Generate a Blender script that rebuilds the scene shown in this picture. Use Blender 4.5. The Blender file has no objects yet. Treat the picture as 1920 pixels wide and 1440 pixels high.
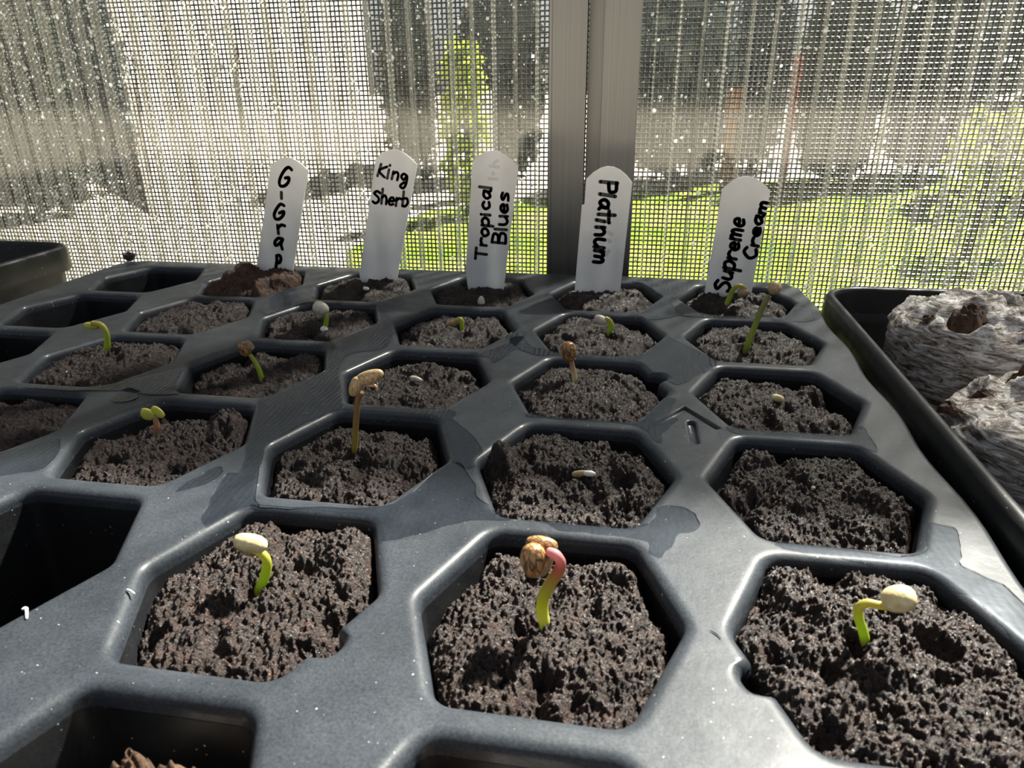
import bpy, bmesh, math, random
import numpy as np
from mathutils import Vector, Matrix
from mathutils.geometry import delaunay_2d_cdt

scene = bpy.context.scene
col = scene.collection
U = 0.042                      # one cell pitch of the seedling tray in metres; geometry below is in pitches
R = math.radians
rng = random.Random(7)

# ------------------------------------------------------------------ camera
CAM = np.array([0.2077, -1.7994, 1.5556])
YAW, PITCH, ROLL, FPX = -0.1748, 0.4014, -0.0107, 1331.0
def _axes():
    c, s = math.cos, math.sin
    f = np.array([s(YAW)*c(PITCH), c(YAW)*c(PITCH), -s(PITCH)])
    r = np.array([c(YAW), -s(YAW), 0.0]); u = np.cross(r, f)
    return c(ROLL)*r + s(ROLL)*u, -s(ROLL)*r + c(ROLL)*u, f
RT, UP, FW = _axes()
cam_d = bpy.data.cameras.new('camera'); cam = bpy.data.objects.new('camera', cam_d); col.objects.link(cam)
cam_d.sensor_width = 36.0; cam_d.lens = FPX/1920*36
cam_d.clip_start = 0.002; cam_d.clip_end = 200
M = Matrix(((RT[0], UP[0], -FW[0], CAM[0]*U), (RT[1], UP[1], -FW[1], CAM[1]*U), (RT[2], UP[2], -FW[2], CAM[2]*U), (0, 0, 0, 1)))
cam.matrix_world = M
cam_d.dof.use_dof = True; cam_d.dof.focus_distance = 0.16; cam_d.dof.aperture_fstop = 62
scene.camera = cam

# ------------------------------------------------------------------ world, sun, exposure
SUN_EL, SUN_AZ = R(48), R(33)          # sun stands behind the panel, a little to the right
w = bpy.data.worlds.new('sky'); scene.world = w; w.use_nodes = True
nt = w.node_tree; nt.nodes.clear()
sky = nt.nodes.new('ShaderNodeTexSky'); sky.sky_type = 'NISHITA'; sky.sun_disc = False
sky.sun_elevation = SUN_EL; sky.sun_rotation = SUN_AZ; sky.air_density = 1.0; sky.dust_density = 2.0; sky.ozone_density = 1.0
bg = nt.nodes.new('ShaderNodeBackground'); bg.inputs['Strength'].default_value = 0.10
wo = nt.nodes.new('ShaderNodeOutputWorld')
hs = nt.nodes.new('ShaderNodeHueSaturation'); hs.inputs['Saturation'].default_value = 0.32; nt.links.new(sky.outputs[0], hs.inputs['Color']); nt.links.new(hs.outputs[0], bg.inputs[0]); nt.links.new(bg.outputs[0], wo.inputs[0])
sd = bpy.data.lights.new('sun', 'SUN'); sun = bpy.data.objects.new('sun', sd); col.objects.link(sun)
sd.energy = 42.0; sd.angle = R(2.3); sd.color = (1.0, 0.95, 0.87)
sdir = Vector((math.sin(SUN_AZ)*math.cos(SUN_EL), math.cos(SUN_AZ)*math.cos(SUN_EL), math.sin(SUN_EL)))
sun.rotation_euler = sdir.to_track_quat('Z', 'Y').to_euler()
sun.location = sdir*3
vs = scene.view_settings; vs.view_transform = 'Standard'; vs.look = 'None'; vs.gamma = 1.0; vs.use_curve_mapping = False
vs.exposure = 0.06
scene.cycles.transparent_max_bounces = 32; scene.cycles.max_bounces = 10
scene.cycles.caustics_reflective = False; scene.cycles.caustics_refractive = False

# ------------------------------------------------------------------ placing helpers (photo pixel -> point of the place)
def ray(px, py): return FW + RT*(px-960)/FPX - UP*(py-720)/FPX
def onz(px, py, z=0.0):
    d = ray(px, py); return CAM + d*((z-CAM[2])/d[2])
def ony(px, py, y):
    d = ray(px, py); return CAM + d*((y-CAM[1])/d[1])

# ------------------------------------------------------------------ materials
MATS = {}
def mat(name):
    m = bpy.data.materials.new(name); m.use_nodes = True; m.node_tree.nodes.clear(); MATS[name] = m
    t = m.node_tree
    def N(kind, **kw):
        n = t.nodes.new('ShaderNode'+kind)
        for k, v in kw.items():
            if k in n.inputs.keys(): n.inputs[k].default_value = v
            else: setattr(n, k, v)
        return n
    def L(a, b): t.links.new(a, b)
    out = N('OutputMaterial')
    return m, N, L, out
def rgb(c): return (c[0], c[1], c[2], 1.0)
def ramp(N, stops):
    n = N('ValToRGB'); e = n.color_ramp.elements
    while len(e) < len(stops): e.new(0.5)
    for i, (p, c) in enumerate(stops): e[i].position = p; e[i].color = rgb(c) if len(c) == 3 else c
    return n
def noise(N, L, scale, detail=4, rough=0.5, coord='Object', dim=None):
    tc = N('TexCoord'); n = N('TexNoise', Scale=scale, Detail=detail, Roughness=rough); L(tc.outputs[coord], n.inputs['Vector']); return n

def plastic(name, base, dust, rough, bump=0.0, spec=0.5, coat=0.0):
    m, N, L, out = mat(name)
    p = N('BsdfPrincipled'); p.inputs['Specular IOR Level'].default_value = spec; p.inputs['Coat Weight'].default_value = coat; p.inputs['Coat Roughness'].default_value = 0.2
    n1 = noise(N, L, 45, 6, 0.65); n2 = noise(N, L, 2600, 3, 0.7); n3 = noise(N, L, 160, 5, 0.6)
    mx = N('Math', operation='MULTIPLY'); L(n1.outputs[0], mx.inputs[0]); L(n2.outputs[0], mx.inputs[1])
    r = ramp(N, [(0.12, base), (0.42, dust)]); L(mx.outputs[0], r.inputs[0])
    spk = ramp(N, [(0.76, (0, 0, 0)), (0.82, (1, 1, 1))])
    n4 = noise(N, L, 1500, 1, 0.4); L(n4.outputs[0], spk.inputs[0])
    mc = N('Mix', data_type='RGBA'); mc.inputs[7].default_value = (0.35, 0.36, 0.36, 1)
    L(spk.outputs[0], mc.inputs[0]); L(r.outputs[0], mc.inputs[6]); L(mc.outputs[2], p.inputs['Base Color'])
    rr = N('MapRange'); rr.inputs[1].default_value = 0.3; rr.inputs[2].default_value = 0.7; rr.inputs[3].default_value = rough-0.07; rr.inputs[4].default_value = rough+0.09
    L(n3.outputs[0], rr.inputs[0]); L(rr.outputs[0], p.inputs['Roughness'])
    b = N('Bump', Strength=bump, Distance=0.0004); L(n3.outputs[0], b.inputs['Height']); L(b.outputs[0], p.inputs['Normal'])
    L(p.outputs[0], out.inputs[0]); return m
M_DECK = plastic('tray_plastic', (0.010, 0.013, 0.017), (0.042, 0.049, 0.059), 0.47, 0.35, 0.20, 0.2)
M_BLACK = plastic('black_plastic', (0.005, 0.005, 0.006), (0.014, 0.015, 0.017), 0.42, 0.2, 0.25)

def soil_mat(name, dark, light, red, rough):
    m, N, L, out = mat(name)
    p = N('BsdfPrincipled'); p.inputs['Specular IOR Level'].default_value = 0.4
    n1 = noise(N, L, 420, 6, 0.7); n2 = noise(N, L, 3200, 3, 0.75); n3 = noise(N, L, 90, 3, 0.5)
    r = ramp(N, [(0.36, dark), (0.62, light), (0.74, red)]); L(n1.outputs[0], r.inputs[0])
    L(r.outputs[0], p.inputs['Base Color'])
    rr = N('MapRange'); rr.inputs[1].default_value = 0.54; rr.inputs[2].default_value = 0.64; rr.inputs[3].default_value = rough+0.10; rr.inputs[4].default_value = rough-0.16
    L(n2.outputs[0], rr.inputs[0]); L(rr.outputs[0], p.inputs['Roughness'])
    add = N('Math', operation='MULTIPLY_ADD'); add.inputs[1].default_value = 0.5; L(n2.outputs[0], add.inputs[0]); L(n1.outputs[0], add.inputs[2])
    b = N('Bump', Strength=1.0, Distance=0.0007); L(add.outputs[0], b.inputs['Height']); L(b.outputs[0], p.inputs['Normal'])
    L(p.outputs[0], out.inputs[0]); return m
M_SOIL = soil_mat('wet_soil', (0.007, 0.0032, 0.0023), (0.028, 0.0130, 0.0088), (0.075, 0.031, 0.016), 0.34)
M_SOIL_DRY = soil_mat('reddish_soil', (0.022, 0.010, 0.006), (0.090, 0.042, 0.024), (0.15, 0.07, 0.04), 0.6)
M_PEAT = soil_mat('dry_peat', (0.03, 0.016, 0.009), (0.12, 0.065, 0.035), (0.30, 0.17, 0.09), 0.7)

def simple(name, c1, c2, scale, rough, trans=0.0, spec=0.4, bump=0.0, bscale=None, sss=0.0):
    m, N, L, out = mat(name)
    p = N('BsdfPrincipled', Roughness=rough); p.inputs['Specular IOR Level'].default_value = spec
    n = noise(N, L, scale, 4, 0.6); r = ramp(N, [(0.35, c1), (0.65, c2)]); L(n.outputs[0], r.inputs[0]); L(r.outputs[0], p.inputs['Base Color'])
    if bump:
        nb = noise(N, L, bscale or scale*4, 4, 0.6); b = N('Bump', Strength=bump, Distance=0.0005); L(nb.outputs[0], b.inputs['Height']); L(b.outputs[0], p.inputs['Normal'])
    if trans:
        tr = N('BsdfTranslucent'); L(r.outputs[0], tr.inputs[0]); mx = N('MixShader'); mx.inputs[0].default_value = trans
        L(p.outputs[0], mx.inputs[1]); L(tr.outputs[0], mx.inputs[2]); L(mx.outputs[0], out.inputs[0])
    else: L(p.outputs[0], out.inputs[0])
    return m
M_LABEL = simple('label_plastic', (0.78, 0.79, 0.80), (0.84, 0.84, 0.84), 120, 0.45, trans=0.25, bump=0.15, bscale=900)
M_INK = simple('marker_ink', (0.006, 0.006, 0.007), (0.012, 0.012, 0.013), 300, 0.4)
M_GHOST = simple('rubbed_ink', (0.60, 0.61, 0.62), (0.68, 0.69, 0.70), 900, 0.5)
M_WIRE = simple('screen_wire', (0.005, 0.005, 0.006), (0.010, 0.010, 0.011), 60, 0.28, spec=0.8)
M_COTY = simple('cotyledon', (0.46, 0.48, 0.06), (0.62, 0.60, 0.14), 500, 0.4, trans=0.35)
M_CREAM = simple('cream_shell', (0.56, 0.44, 0.20), (0.80, 0.70, 0.42), 700, 0.4, bump=0.3, bscale=3000)
M_PALE = simple('pale_seed', (0.45, 0.40, 0.30), (0.66, 0.62, 0.50), 800, 0.4)
M_WHITE = simple('white_root', (0.75, 0.73, 0.66), (0.85, 0.84, 0.78), 500, 0.4)
M_DUSTW = simple('white_chip', (0.7, 0.7, 0.66), (0.85, 0.85, 0.82), 900, 0.6)
M_FIBRE = simple('dark_fibre', (0.01, 0.008, 0.008), (0.02, 0.016, 0.014), 900, 0.6)
M_BENCH = simple('bench_board', (0.28, 0.27, 0.25), (0.42, 0.41, 0.38), 30, 0.6, bump=0.3)

def shell_mat(name, base, dark, scale):
    m, N, L, out = mat(name)
    p = N('BsdfPrincipled', Roughness=0.36); p.inputs['Specular IOR Level'].default_value = 0.5
    tc = N('TexCoord'); mp = N('Mapping'); mp.inputs['Scale'].default_value = (5.0, 5.0, 1.3); L(tc.outputs['Generated'], mp.inputs[0])
    n = N('TexNoise', Scale=scale, Detail=4.0, Distortion=1.5); L(mp.outputs[0], n.inputs[0])
    v = N('TexVoronoi', Scale=scale*1.1, feature='DISTANCE_TO_EDGE'); L(mp.outputs[0], v.inputs['Vector'])
    r = ramp(N, [(0.3, tuple(c*0.6 for c in base)), (0.5, base), (0.7, tuple(min(1, c*1.35) for c in base))]); L(n.outputs[0], r.inputs[0])
    e = ramp(N, [(0.0, (1, 1, 1)), (0.13, (0, 0, 0))]); L(v.outputs['Distance'], e.inputs[0])
    mx = N('Mix', data_type='RGBA'); L(e.outputs[0], mx.inputs[0]); L(r.outputs[0], mx.inputs[6]); mx.inputs[7].default_value = rgb(dark); L(mx.outputs[2], p.inputs['Base Color'])
    L(p.outputs[0], out.inputs[0]); return m
M_SHELL = shell_mat('striped_brown_shell', (0.38, 0.20, 0.075), (0.03, 0.018, 0.008), 0.9)
M_TAN = shell_mat('mottled_tan_shell', (0.44, 0.32, 0.17), (0.22, 0.14, 0.07), 1.6)

def stem_mat(name, stops, trans=0.45):
    m, N, L, out = mat(name)
    p = N('BsdfPrincipled', Roughness=0.35); tc = N('TexCoord'); s = N('SeparateXYZ'); L(tc.outputs['Generated'], s.inputs[0])
    r = ramp(N, stops); L(s.outputs[2], r.inputs[0]); L(r.outputs[0], p.inputs['Base Color'])
    tr = N('BsdfTranslucent'); L(r.outputs[0], tr.inputs[0]); mx = N('MixShader'); mx.inputs[0].default_value = trans
    L(p.outputs[0], mx.inputs[1]); L(tr.outputs[0], mx.inputs[2]); L(mx.outputs[0], out.inputs[0]); return m
M_ST_G = stem_mat('lime_stem', [(0, (0.50, 0.62, 0.08)), (0.5, (0.42, 0.55, 0.05)), (1, (0.45, 0.38, 0.10))])
M_ST_P = stem_mat('pink_topped_stem', [(0, (0.66, 0.66, 0.24)), (0.35, (0.50, 0.52, 0.06)), (0.6, (0.36, 0.30, 0.08)), (0.8, (0.36, 0.13, 0.11)), (1, (0.60, 0.30, 0.31))])
M_ST_T = stem_mat('tan_stem', [(0, (0.42, 0.36, 0.05)), (0.45, (0.36, 0.26, 0.09)), (1, (0.28, 0.16, 0.09))])
M_ST_W = stem_mat('pale_stem', [(0, (0.70, 0.70, 0.42)), (0.5, (0.62, 0.56, 0.34)), (1, (0.42, 0.20, 0.16))])
M_ST_D = stem_mat('mauve_stem', [(0, (0.50, 0.40, 0.08)), (0.5, (0.44, 0.24, 0.16)), (1, (0.52, 0.36, 0.24))])

# clear twin-wall sheet, its ribs, the condensation
m, N, L, out = mat('clear_sheet'); M_SKIN = m
t = N('BsdfTransparent', Color=(0.97, 0.975, 0.97, 1)); g = N('BsdfGlossy', Roughness=0.08, Color=(0.9, 0.9, 0.9, 1)); tl = N('BsdfTranslucent', Color=(0.85, 0.86, 0.84, 1))
nz = noise(N, L, 90, 5, 0.7); r = ramp(N, [(0.35, (0.0, 0.0, 0.0)), (0.75, (0.015, 0.015, 0.015))]); L(nz.outputs[0], r.inputs[0])
m1 = N('MixShader'); L(r.outputs[0], m1.inputs[0]); L(t.outputs[0], m1.inputs[1]); L(tl.outputs[0], m1.inputs[2])
m2 = N('MixShader'); m2.inputs[0].default_value = 0.012; L(m1.outputs[0], m2.inputs[1]); L(g.outputs[0], m2.inputs[2]); L(m2.outputs[0], out.inputs[0])
m, N, L, out = mat('sheet_rib'); M_RIB = m
t = N('BsdfTransparent', Color=(0.9, 0.9, 0.88, 1)); d = N('BsdfDiffuse', Color=(0.40, 0.40, 0.37, 1)); tl = N('BsdfTranslucent', Color=(0.42, 0.42, 0.38, 1))
m1 = N('MixShader'); m1.inputs[0].default_value = 0.6; L(d.outputs[0], m1.inputs[1]); L(tl.outputs[0], m1.inputs[2])
nz = noise(N, L, 700, 4, 0.8); r = ramp(N, [(0.35, (0.20, 0.20, 0.20)), (0.65, (0.60, 0.60, 0.60))]); L(nz.outputs[0], r.inputs[0])
m2 = N('MixShader'); L(r.outputs[0], m2.inputs[0]); L(t.outputs[0], m2.inputs[1]); L(m1.outputs[0], m2.inputs[2]); L(m2.outputs[0], out.inputs[0])
m, N, L, out = mat('condensation'); M_DROP = m
g = N('BsdfGlossy', Roughness=0.12); tl = N('BsdfTranslucent', Color=(0.95, 0.95, 0.95, 1)); m2 = N('MixShader'); m2.inputs[0].default_value = 0.2
L(tl.outputs[0], m2.inputs[1]); L(g.outputs[0], m2.inputs[2]); L(m2.outputs[0], out.inputs[0])
# water film lying on the tray
m, N, L, out = mat('water_film'); M_WATER = m
lw = N('Fresnel', IOR=1.33); t = N('BsdfTransparent', Color=(0.70, 0.73, 0.77, 1)); g = N('BsdfGlossy', Roughness=0.10, Color=(1, 1, 1, 1))
tc = N('TexCoord'); wv = N('TexWave', Scale=260.0, Distortion=9.0, Detail=2.0); wv.inputs['Detail Scale'].default_value = 0.35; L(tc.outputs['Object'], wv.inputs['Vector'])
b = N('Bump', Strength=0.22, Distance=0.0002); L(wv.outputs[0], b.inputs['Height']); L(b.outputs[0], g.inputs['Normal']); L(b.outputs[0], lw.inputs['Normal'])
m2 = N('MixShader'); L(lw.outputs[0], m2.inputs[0]); L(t.outputs[0], m2.inputs[1]); L(g.outputs[0], m2.inputs[2]); L(m2.outputs[0], out.inputs[0])
# aluminium
m, N, L, out = mat('aluminium'); M_ALU = m
p = N('BsdfPrincipled', Metallic=1.0); tc = N('TexCoord'); mp = N('Mapping'); mp.inputs['Scale'].default_value = (1400, 1400, 6); L(tc.outputs['Object'], mp.inputs[0])
n = N('TexNoise', Scale=1.0, Detail=3.0); L(mp.outputs[0], n.inputs[0]); r = ramp(N, [(0.3, (0.135, 0.135, 0.133)), (0.7, (0.17, 0.17, 0.168))]); L(n.outputs[0], r.inputs[0]); L(r.outputs[0], p.inputs['Base Color'])
p.inputs['Roughness'].default_value = 0.42; L(p.outputs[0], out.inputs[0])
# netting round the peat pellets
m, N, L, out = mat('pellet_netting'); M_NET = m
p = N('BsdfPrincipled', Roughness=0.7); tc = N('TexCoord'); mp = N('Mapping'); mp.inputs['Scale'].default_value = (160, 160, 700); L(tc.outputs['Object'], mp.inputs[0])
n = N('TexNoise', Scale=1.0, Detail=6.0, Roughness=0.75, Distortion=1.2); L(mp.outputs[0], n.inputs[0])
r = ramp(N, [(0.38, (0.06, 0.036, 0.024)), (0.48, (0.32, 0.27, 0.23)), (0.59, (0.82, 0.80, 0.77))]); L(n.outputs[0], r.inputs[0]); L(r.outputs[0], p.inputs['Base Color'])
b = N('Bump', Strength=0.9, Distance=0.0008); L(n.outputs[0], b.inputs['Height']); L(b.outputs[0], p.inputs['Normal']); L(p.outputs[0], out.inputs[0])

# ------------------------------------------------------------------ object helpers
def tag(o, label=None, cat=None, group=None, kind=None):
    if label: o['label'] = label
    if cat: o['category'] = cat
    if group: o['group'] = group
    if kind: o['kind'] = kind
    return o
ORIG = {}
def thing(name, org, label, cat, group=None):
    o = bpy.data.objects.new(name, None); col.objects.link(o); o.empty_display_size = 0.005
    o.location = Vector(org)*U; ORIG[o] = np.array(org, float)
    return tag(o, label, cat, group)
def link(name, me, parent=None, org=(0, 0, 0)):
    o = bpy.data.objects.new(name, me); col.objects.link(o)
    if parent is not None:
        o.parent = parent; ORIG[o] = ORIG[parent]
    else:
        o.location = Vector(org)*U; ORIG[o] = np.array(org, float)
    return o
def mk(name, V, F, material, parent=None, org=None, smooth=True):
    """mesh object from points in pitches (world frame)"""
    V = np.asarray(V, float)
    if parent is not None: org = ORIG[parent]
    elif org is None: org = np.array([V[:, 0].mean(), V[:, 1].mean(), V[:, 2].min()])
    me = bpy.data.meshes.new(name)
    if isinstance(F, np.ndarray):
        me.vertices.add(len(V)); me.vertices.foreach_set('co', ((V-np.asarray(org))*U).astype(np.float32).ravel()); k = F.shape[1]
        me.loops.add(F.size); me.loops.foreach_set('vertex_index', F.astype(np.int32).ravel()); me.polygons.add(len(F)); me.polygons.foreach_set('loop_start', np.arange(0, F.size, k, dtype=np.int32))
    else: me.from_pydata(((V-np.asarray(org))*U).tolist(), [], F)
    me.materials.append(material)
    if smooth: me.polygons.foreach_set('use_smooth', [True]*len(me.polygons))
    me.update()
    return link(name, me, parent, org)
class MB:
    def __init__(s): s.V = []; s.F = []
    def add(s, V, F):
        n = len(s.V); s.V += [tuple(v) for v in V]; s.F += [tuple(i+n for i in f) for f in F]
    def box(s, a, b):
        x0, y0, z0 = a; x1, y1, z1 = b
        s.add([(x0, y0, z0), (x1, y0, z0), (x1, y1, z0), (x0, y1, z0), (x0, y0, z1), (x1, y0, z1), (x1, y1, z1), (x0, y1, z1)],
              [(0, 3, 2, 1), (4, 5, 6, 7), (0, 1, 5, 4), (1, 2, 6, 5), (2, 3, 7, 6), (3, 0, 4, 7)])
    def build(s, name, material, parent=None, org=None, smooth=False): return mk(name, s.V, s.F, material, parent, org, smooth)
def smoothpath(P, n=6):
    P = [np.array(p, float) for p in P]; Q = []
    for i in range(len(P)-1):
        p0 = P[max(i-1, 0)]; p1 = P[i]; p2 = P[i+1]; p3 = P[min(i+2, len(P)-1)]
        for k in range(n):
            t = k/n; Q.append(0.5*((2*p1)+(p2-p0)*t+(2*p0-5*p1+4*p2-p3)*t*t+(3*p1-p0-3*p2+p3)*t**3))
    Q.append(P[-1]); return Q
def tube(P, rad, seg=10, sm=6):
    """tapered tube with rounded ends along P (pitches)"""
    Q = smoothpath(P, sm) if sm else [np.array(p, float) for p in P]; n = len(Q)
    rr = np.interp(np.linspace(0, 1, n), np.linspace(0, 1, len(rad)), rad)
    V = []; F = []; prev = None
    for i, q in enumerate(Q):
        d = Q[min(i+1, n-1)]-Q[max(i-1, 0)]; d = d/np.linalg.norm(d)
        a = np.array([0, 1, 0]) if prev is None else prev
        a = a-d*(a@d)
        if np.linalg.norm(a) < 1e-6: a = np.array([1, 0, 0])-d*d[0]
        a = a/np.linalg.norm(a); prev = a; b = np.cross(d, a)
        for k in range(seg):
            th = 2*math.pi*k/seg; V.append(q+rr[i]*(math.cos(th)*a+math.sin(th)*b))
    for i in range(n-1):
        for k in range(seg):
            F.append((i*seg+k, i*seg+(k+1) % seg, (i+1)*seg+(k+1) % seg, (i+1)*seg+k))
    F.append(tuple(range(seg-1, -1, -1))); F.append(tuple(range((n-1)*seg, n*seg)))
    return V, F

# numpy noise
def _h(ix, iy, seed):
    n = (ix.astype(np.int64)*374761393+iy.astype(np.int64)*668265263+seed*974711) & 0x7fffffff
    n = ((n ^ (n >> 13))*1274126177) & 0x7fffffff
    return ((n ^ (n >> 16)) & 0xffff)/65535.0
def vnoise(x, y, seed=0):
    ix = np.floor(x); iy = np.floor(y); fx = x-ix; fy = y-iy; fx = fx*fx*(3-2*fx); fy = fy*fy*(3-2*fy)
    a = _h(ix, iy, seed); b = _h(ix+1, iy, seed); c = _h(ix, iy+1, seed); d = _h(ix+1, iy+1, seed)
    return a+(b-a)*fx+(c-a)*fy+(a-b-c+d)*fx*fy
def fbm(x, y, seed=0, o=4):
    s = 0; a = 0.5
    for k in range(o): s = s+a*vnoise(x*2**k, y*2**k, seed+k*17); a *= 0.5
    return s
def crumbs(x, y, seed=0):
    """field of rounded grains, 0..1"""
    best = np.full(np.shape(x), 9.0); ix = np.floor(x); iy = np.floor(y)
    for dx in (-1, 0, 1):
        for dy in (-1, 0, 1):
            cx = ix+dx+_h(ix+dx, iy+dy, seed); cy = iy+dy+_h(ix+dx, iy+dy, seed+91); rr = 0.45+0.5*_h(ix+dx, iy+dy, seed+7)
            best = np.minimum(best, ((x-cx)**2+(y-cy)**2)/rr**2)
    return np.clip(1-best, 0, 1)**0.5

# ------------------------------------------------------------------ the setting: bench, panel wall, post, ground outside
PY = 0.9232
WALL_Y = 5.0                         # inner face of the clear panel
PT = 0.155                           # panel thickness
ZB, ZT = -2.2, 9.0
BENCH_Z = -1.22
mb = MB()
for k in range(7):
    y1 = WALL_Y-0.12-k*1.45; mb2 = MB(); mb2.box((-10, y1-1.38, BENCH_Z-0.5), (7.5, y1, BENCH_Z))
    if k == 0:
        bench = thing('potting_bench', (-1, 0, BENCH_Z-0.5), 'grey boarded bench under the black trays', 'bench')
    mb2.build('board', M_BENCH, bench)

post_x0, post_x1 = -0.622, 0.155
def panel(name, x0, x1):
    mb = MB(); mb.box((x0, WALL_Y, ZB), (x1, WALL_Y+0.010, ZT)); mb.box((x0, WALL_Y+PT-0.010, ZB), (x1, WALL_Y+PT, ZT))
    o = mb.build(name, M_SKIN); o['kind'] = 'structure'
    n = int((x1-x0)/0.196); rm = None
    for k in range(n+1):
        x = x0+0.05+k*(x1-x0-0.1)/n
        if rm is None:
            b = MB(); b.box((-0.008, WALL_Y+0.011, ZB), (0.008, WALL_Y+PT-0.011, ZT))
            rib = b.build('rib', M_RIB, None, (0, 0, 0)); rm = rib.data
        else:
            rib = bpy.data.objects.new('rib', rm); col.objects.link(rib)
        rib.parent = o; rib.location = (Vector((x, 0, 0))-Vector(ORIG[o]))*U
    return o
win1 = panel('window_1', -9.0, post_x0+0.12); tag(win1, 'clear ribbed twin-wall panel left of the metal post')
win2 = panel('window_2', post_x1-0.12, 6.0); tag(win2, 'clear ribbed twin-wall panel right of the metal post')

# post: an aluminium joining profile with two flanges and a sunk groove
post = thing('trim_1', (post_x0, WALL_Y, ZB), 'grey aluminium post between the two clear panels', None); post['kind'] = 'structure'
g0, g1 = -0.30, -0.155
mb = MB(); mb.box((post_x0, WALL_Y-0.05, ZB), (g0, WALL_Y-0.012, ZT)); mb.box((post_x0, WALL_Y-0.062, ZB), (post_x0+0.02, WALL_Y-0.05, ZT)); mb.box((g0-0.02, WALL_Y-0.075, ZB), (g0, WALL_Y-0.05, ZT)); mb.build('flange', M_ALU, post)
mb = MB(); mb.box((g1, WALL_Y-0.05, ZB), (post_x1, WALL_Y-0.012, ZT)); mb.box((post_x1-0.015, WALL_Y-0.06, ZB), (post_x1, WALL_Y-0.05, ZT)); mb.build('flange', M_ALU, post)
mb = MB(); mb.box((g0, WALL_Y+0.135, ZB), (g1, WALL_Y+PT+0.05, ZT)); mb.build('groove_web', M_ALU, post)

# insect screen hung outside the panel: round woven wires
def screen():
    V = []; F = []
    ys = WALL_Y+PT+0.035; p = 0.0425; wr = 0.0090
    def wire(a, b, axis, off):
        n = len(V)
        for end in (a, b):
            for k in range(5):
                th = 2*math.pi*k/5
                o1, o2 = wr*math.cos(th), wr*math.sin(th)
                V.append((end[0]+(o1 if axis == 'z' else 0), end[1]+o2+off, end[2]+(o1 if axis == 'x' else 0)))
        for k in range(5): F.append((n+k, n+(k+1) % 5, n+5+(k+1) % 5, n+5+k))
    zt = 6.0
    x = -8.9
    while x < 5.9:
        wire((x, ys, ZB), (x, ys, zt), 'z', 0.003); x += p
    z = ZB
    while z < zt:
        wire((-8.9, ys, z), (5.9, ys, z), 'x', -0.004); z += p
    o = mk('insect_screen', V, F, M_WIRE, None, None, True)
    return tag(o, 'black fine-mesh insect screen outside the clear panels', 'screen')
screen()

# condensation droplets on the inner face
def drops():
    V = []; F = []
    ico = bmesh.new(); bmesh.ops.create_icosphere(ico, subdivisions=1, radius=1.0); iv = np.array([v.co[:] for v in ico.verts]); jf = [tuple(v.index for v in f.verts) for f in ico.faces]; ico.free()
    for k in range(10500):
        x = -6.2+abs(rng.gauss(0, 2.1))*rng.choice((1, 1, 1, -0.5)) if k < 5400 else rng.uniform(-7.6, 4.6)
        P = (x, WALL_Y, rng.uniform(-0.5, 2.9))
        if post_x0-0.02 < P[0] < post_x1+0.02: continue
        s = min(0.0060*math.exp(rng.gauss(0, 0.45)), 0.019)
        q = iv*np.array([s*rng.uniform(0.8, 1.3), s*0.6, s*rng.uniform(0.8, 1.4)])+np.array([P[0], WALL_Y-0.001, P[2]])
        n = len(V); V += q.tolist(); F += [tuple(i+n for i in f) for f in jf]
    o = mk('condensation_droplets', V, F, M_DROP)
    tag(o, 'tiny sparkling water droplets on the inside of the clear panels', 'droplets', kind='stuff')
drops()

# ------------------------------------------------------------------ outside: yard, lawn, shrubs (metres here)
GZ = -0.95
def gpt(px, py): p = onz(px, py, GZ/U)*U; return np.array([p[0], p[1], GZ])
def gdir(px, dist):
    d = ray(px, 150); d = np.array([d[0], d[1], 0]); d /= np.linalg.norm(d); p = CAM*U+d*dist; return np.array([p[0], p[1], GZ])
def mkm(name, V, F, material, parent=None, org=None, smooth=False): return mk(name, np.asarray(V, float)/U, F, material, parent, None if org is None else np.asarray(org, float)/U, smooth)
M_GRAVEL = simple('pale_gravel', (0.52, 0.46, 0.37), (0.72, 0.66, 0.55), 3, 0.9, spec=0.05)
m, N, L, out = mat('lawn'); M_LAWN = m
p = N('BsdfPrincipled', Roughness=0.9); p.inputs['Specular IOR Level'].default_value = 0.0; n1 = noise(N, L, 1.3, 5, 0.65); n2 = noise(N, L, 14, 5, 0.75)
r1 = ramp(N, [(0.36, (0.03, 0.08, 0.005)), (0.5, (0.12, 0.20, 0.012)), (0.64, (0.32, 0.30, 0.08))]); ad = N('Math', operation='MULTIPLY_ADD'); ad.inputs[1].default_value = 0.45
L(n2.outputs[0], ad.inputs[0]); mu = N('Math', operation='MULTIPLY'); mu.inputs[1].default_value = 0.6; L(n1.outputs[0], mu.inputs[0]); L(mu.outputs[0], ad.inputs[2]); L(ad.outputs[0], r1.inputs[0]); L(r1.outputs[0], p.inputs['Base Color']); L(p.outputs[0], out.inputs[0])
M_LEAF_D = simple('dark_leaves', (0.012, 0.022, 0.012), (0.04, 0.06, 0.03), 6, 0.5, trans=0.15)
M_LEAF_B = simple('blue_grey_leaves', (0.03, 0.05, 0.055), (0.08, 0.11, 0.11), 6, 0.5, trans=0.15)
M_LEAF_Y = simple('lime_leaves', (0.22, 0.30, 0.03), (0.45, 0.50, 0.08), 6, 0.5, trans=0.4)
M_BARK = simple('bark', (0.03, 0.025, 0.02), (0.08, 0.065, 0.05), 12, 0.9)
M_WPAINT = simple('white_paint', (0.75, 0.75, 0.72), (0.85, 0.85, 0.83), 5, 0.6, trans=0.3)
M_RUST = simple('rust_wood', (0.22, 0.09, 0.05), (0.34, 0.15, 0.09), 8, 0.7)
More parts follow.
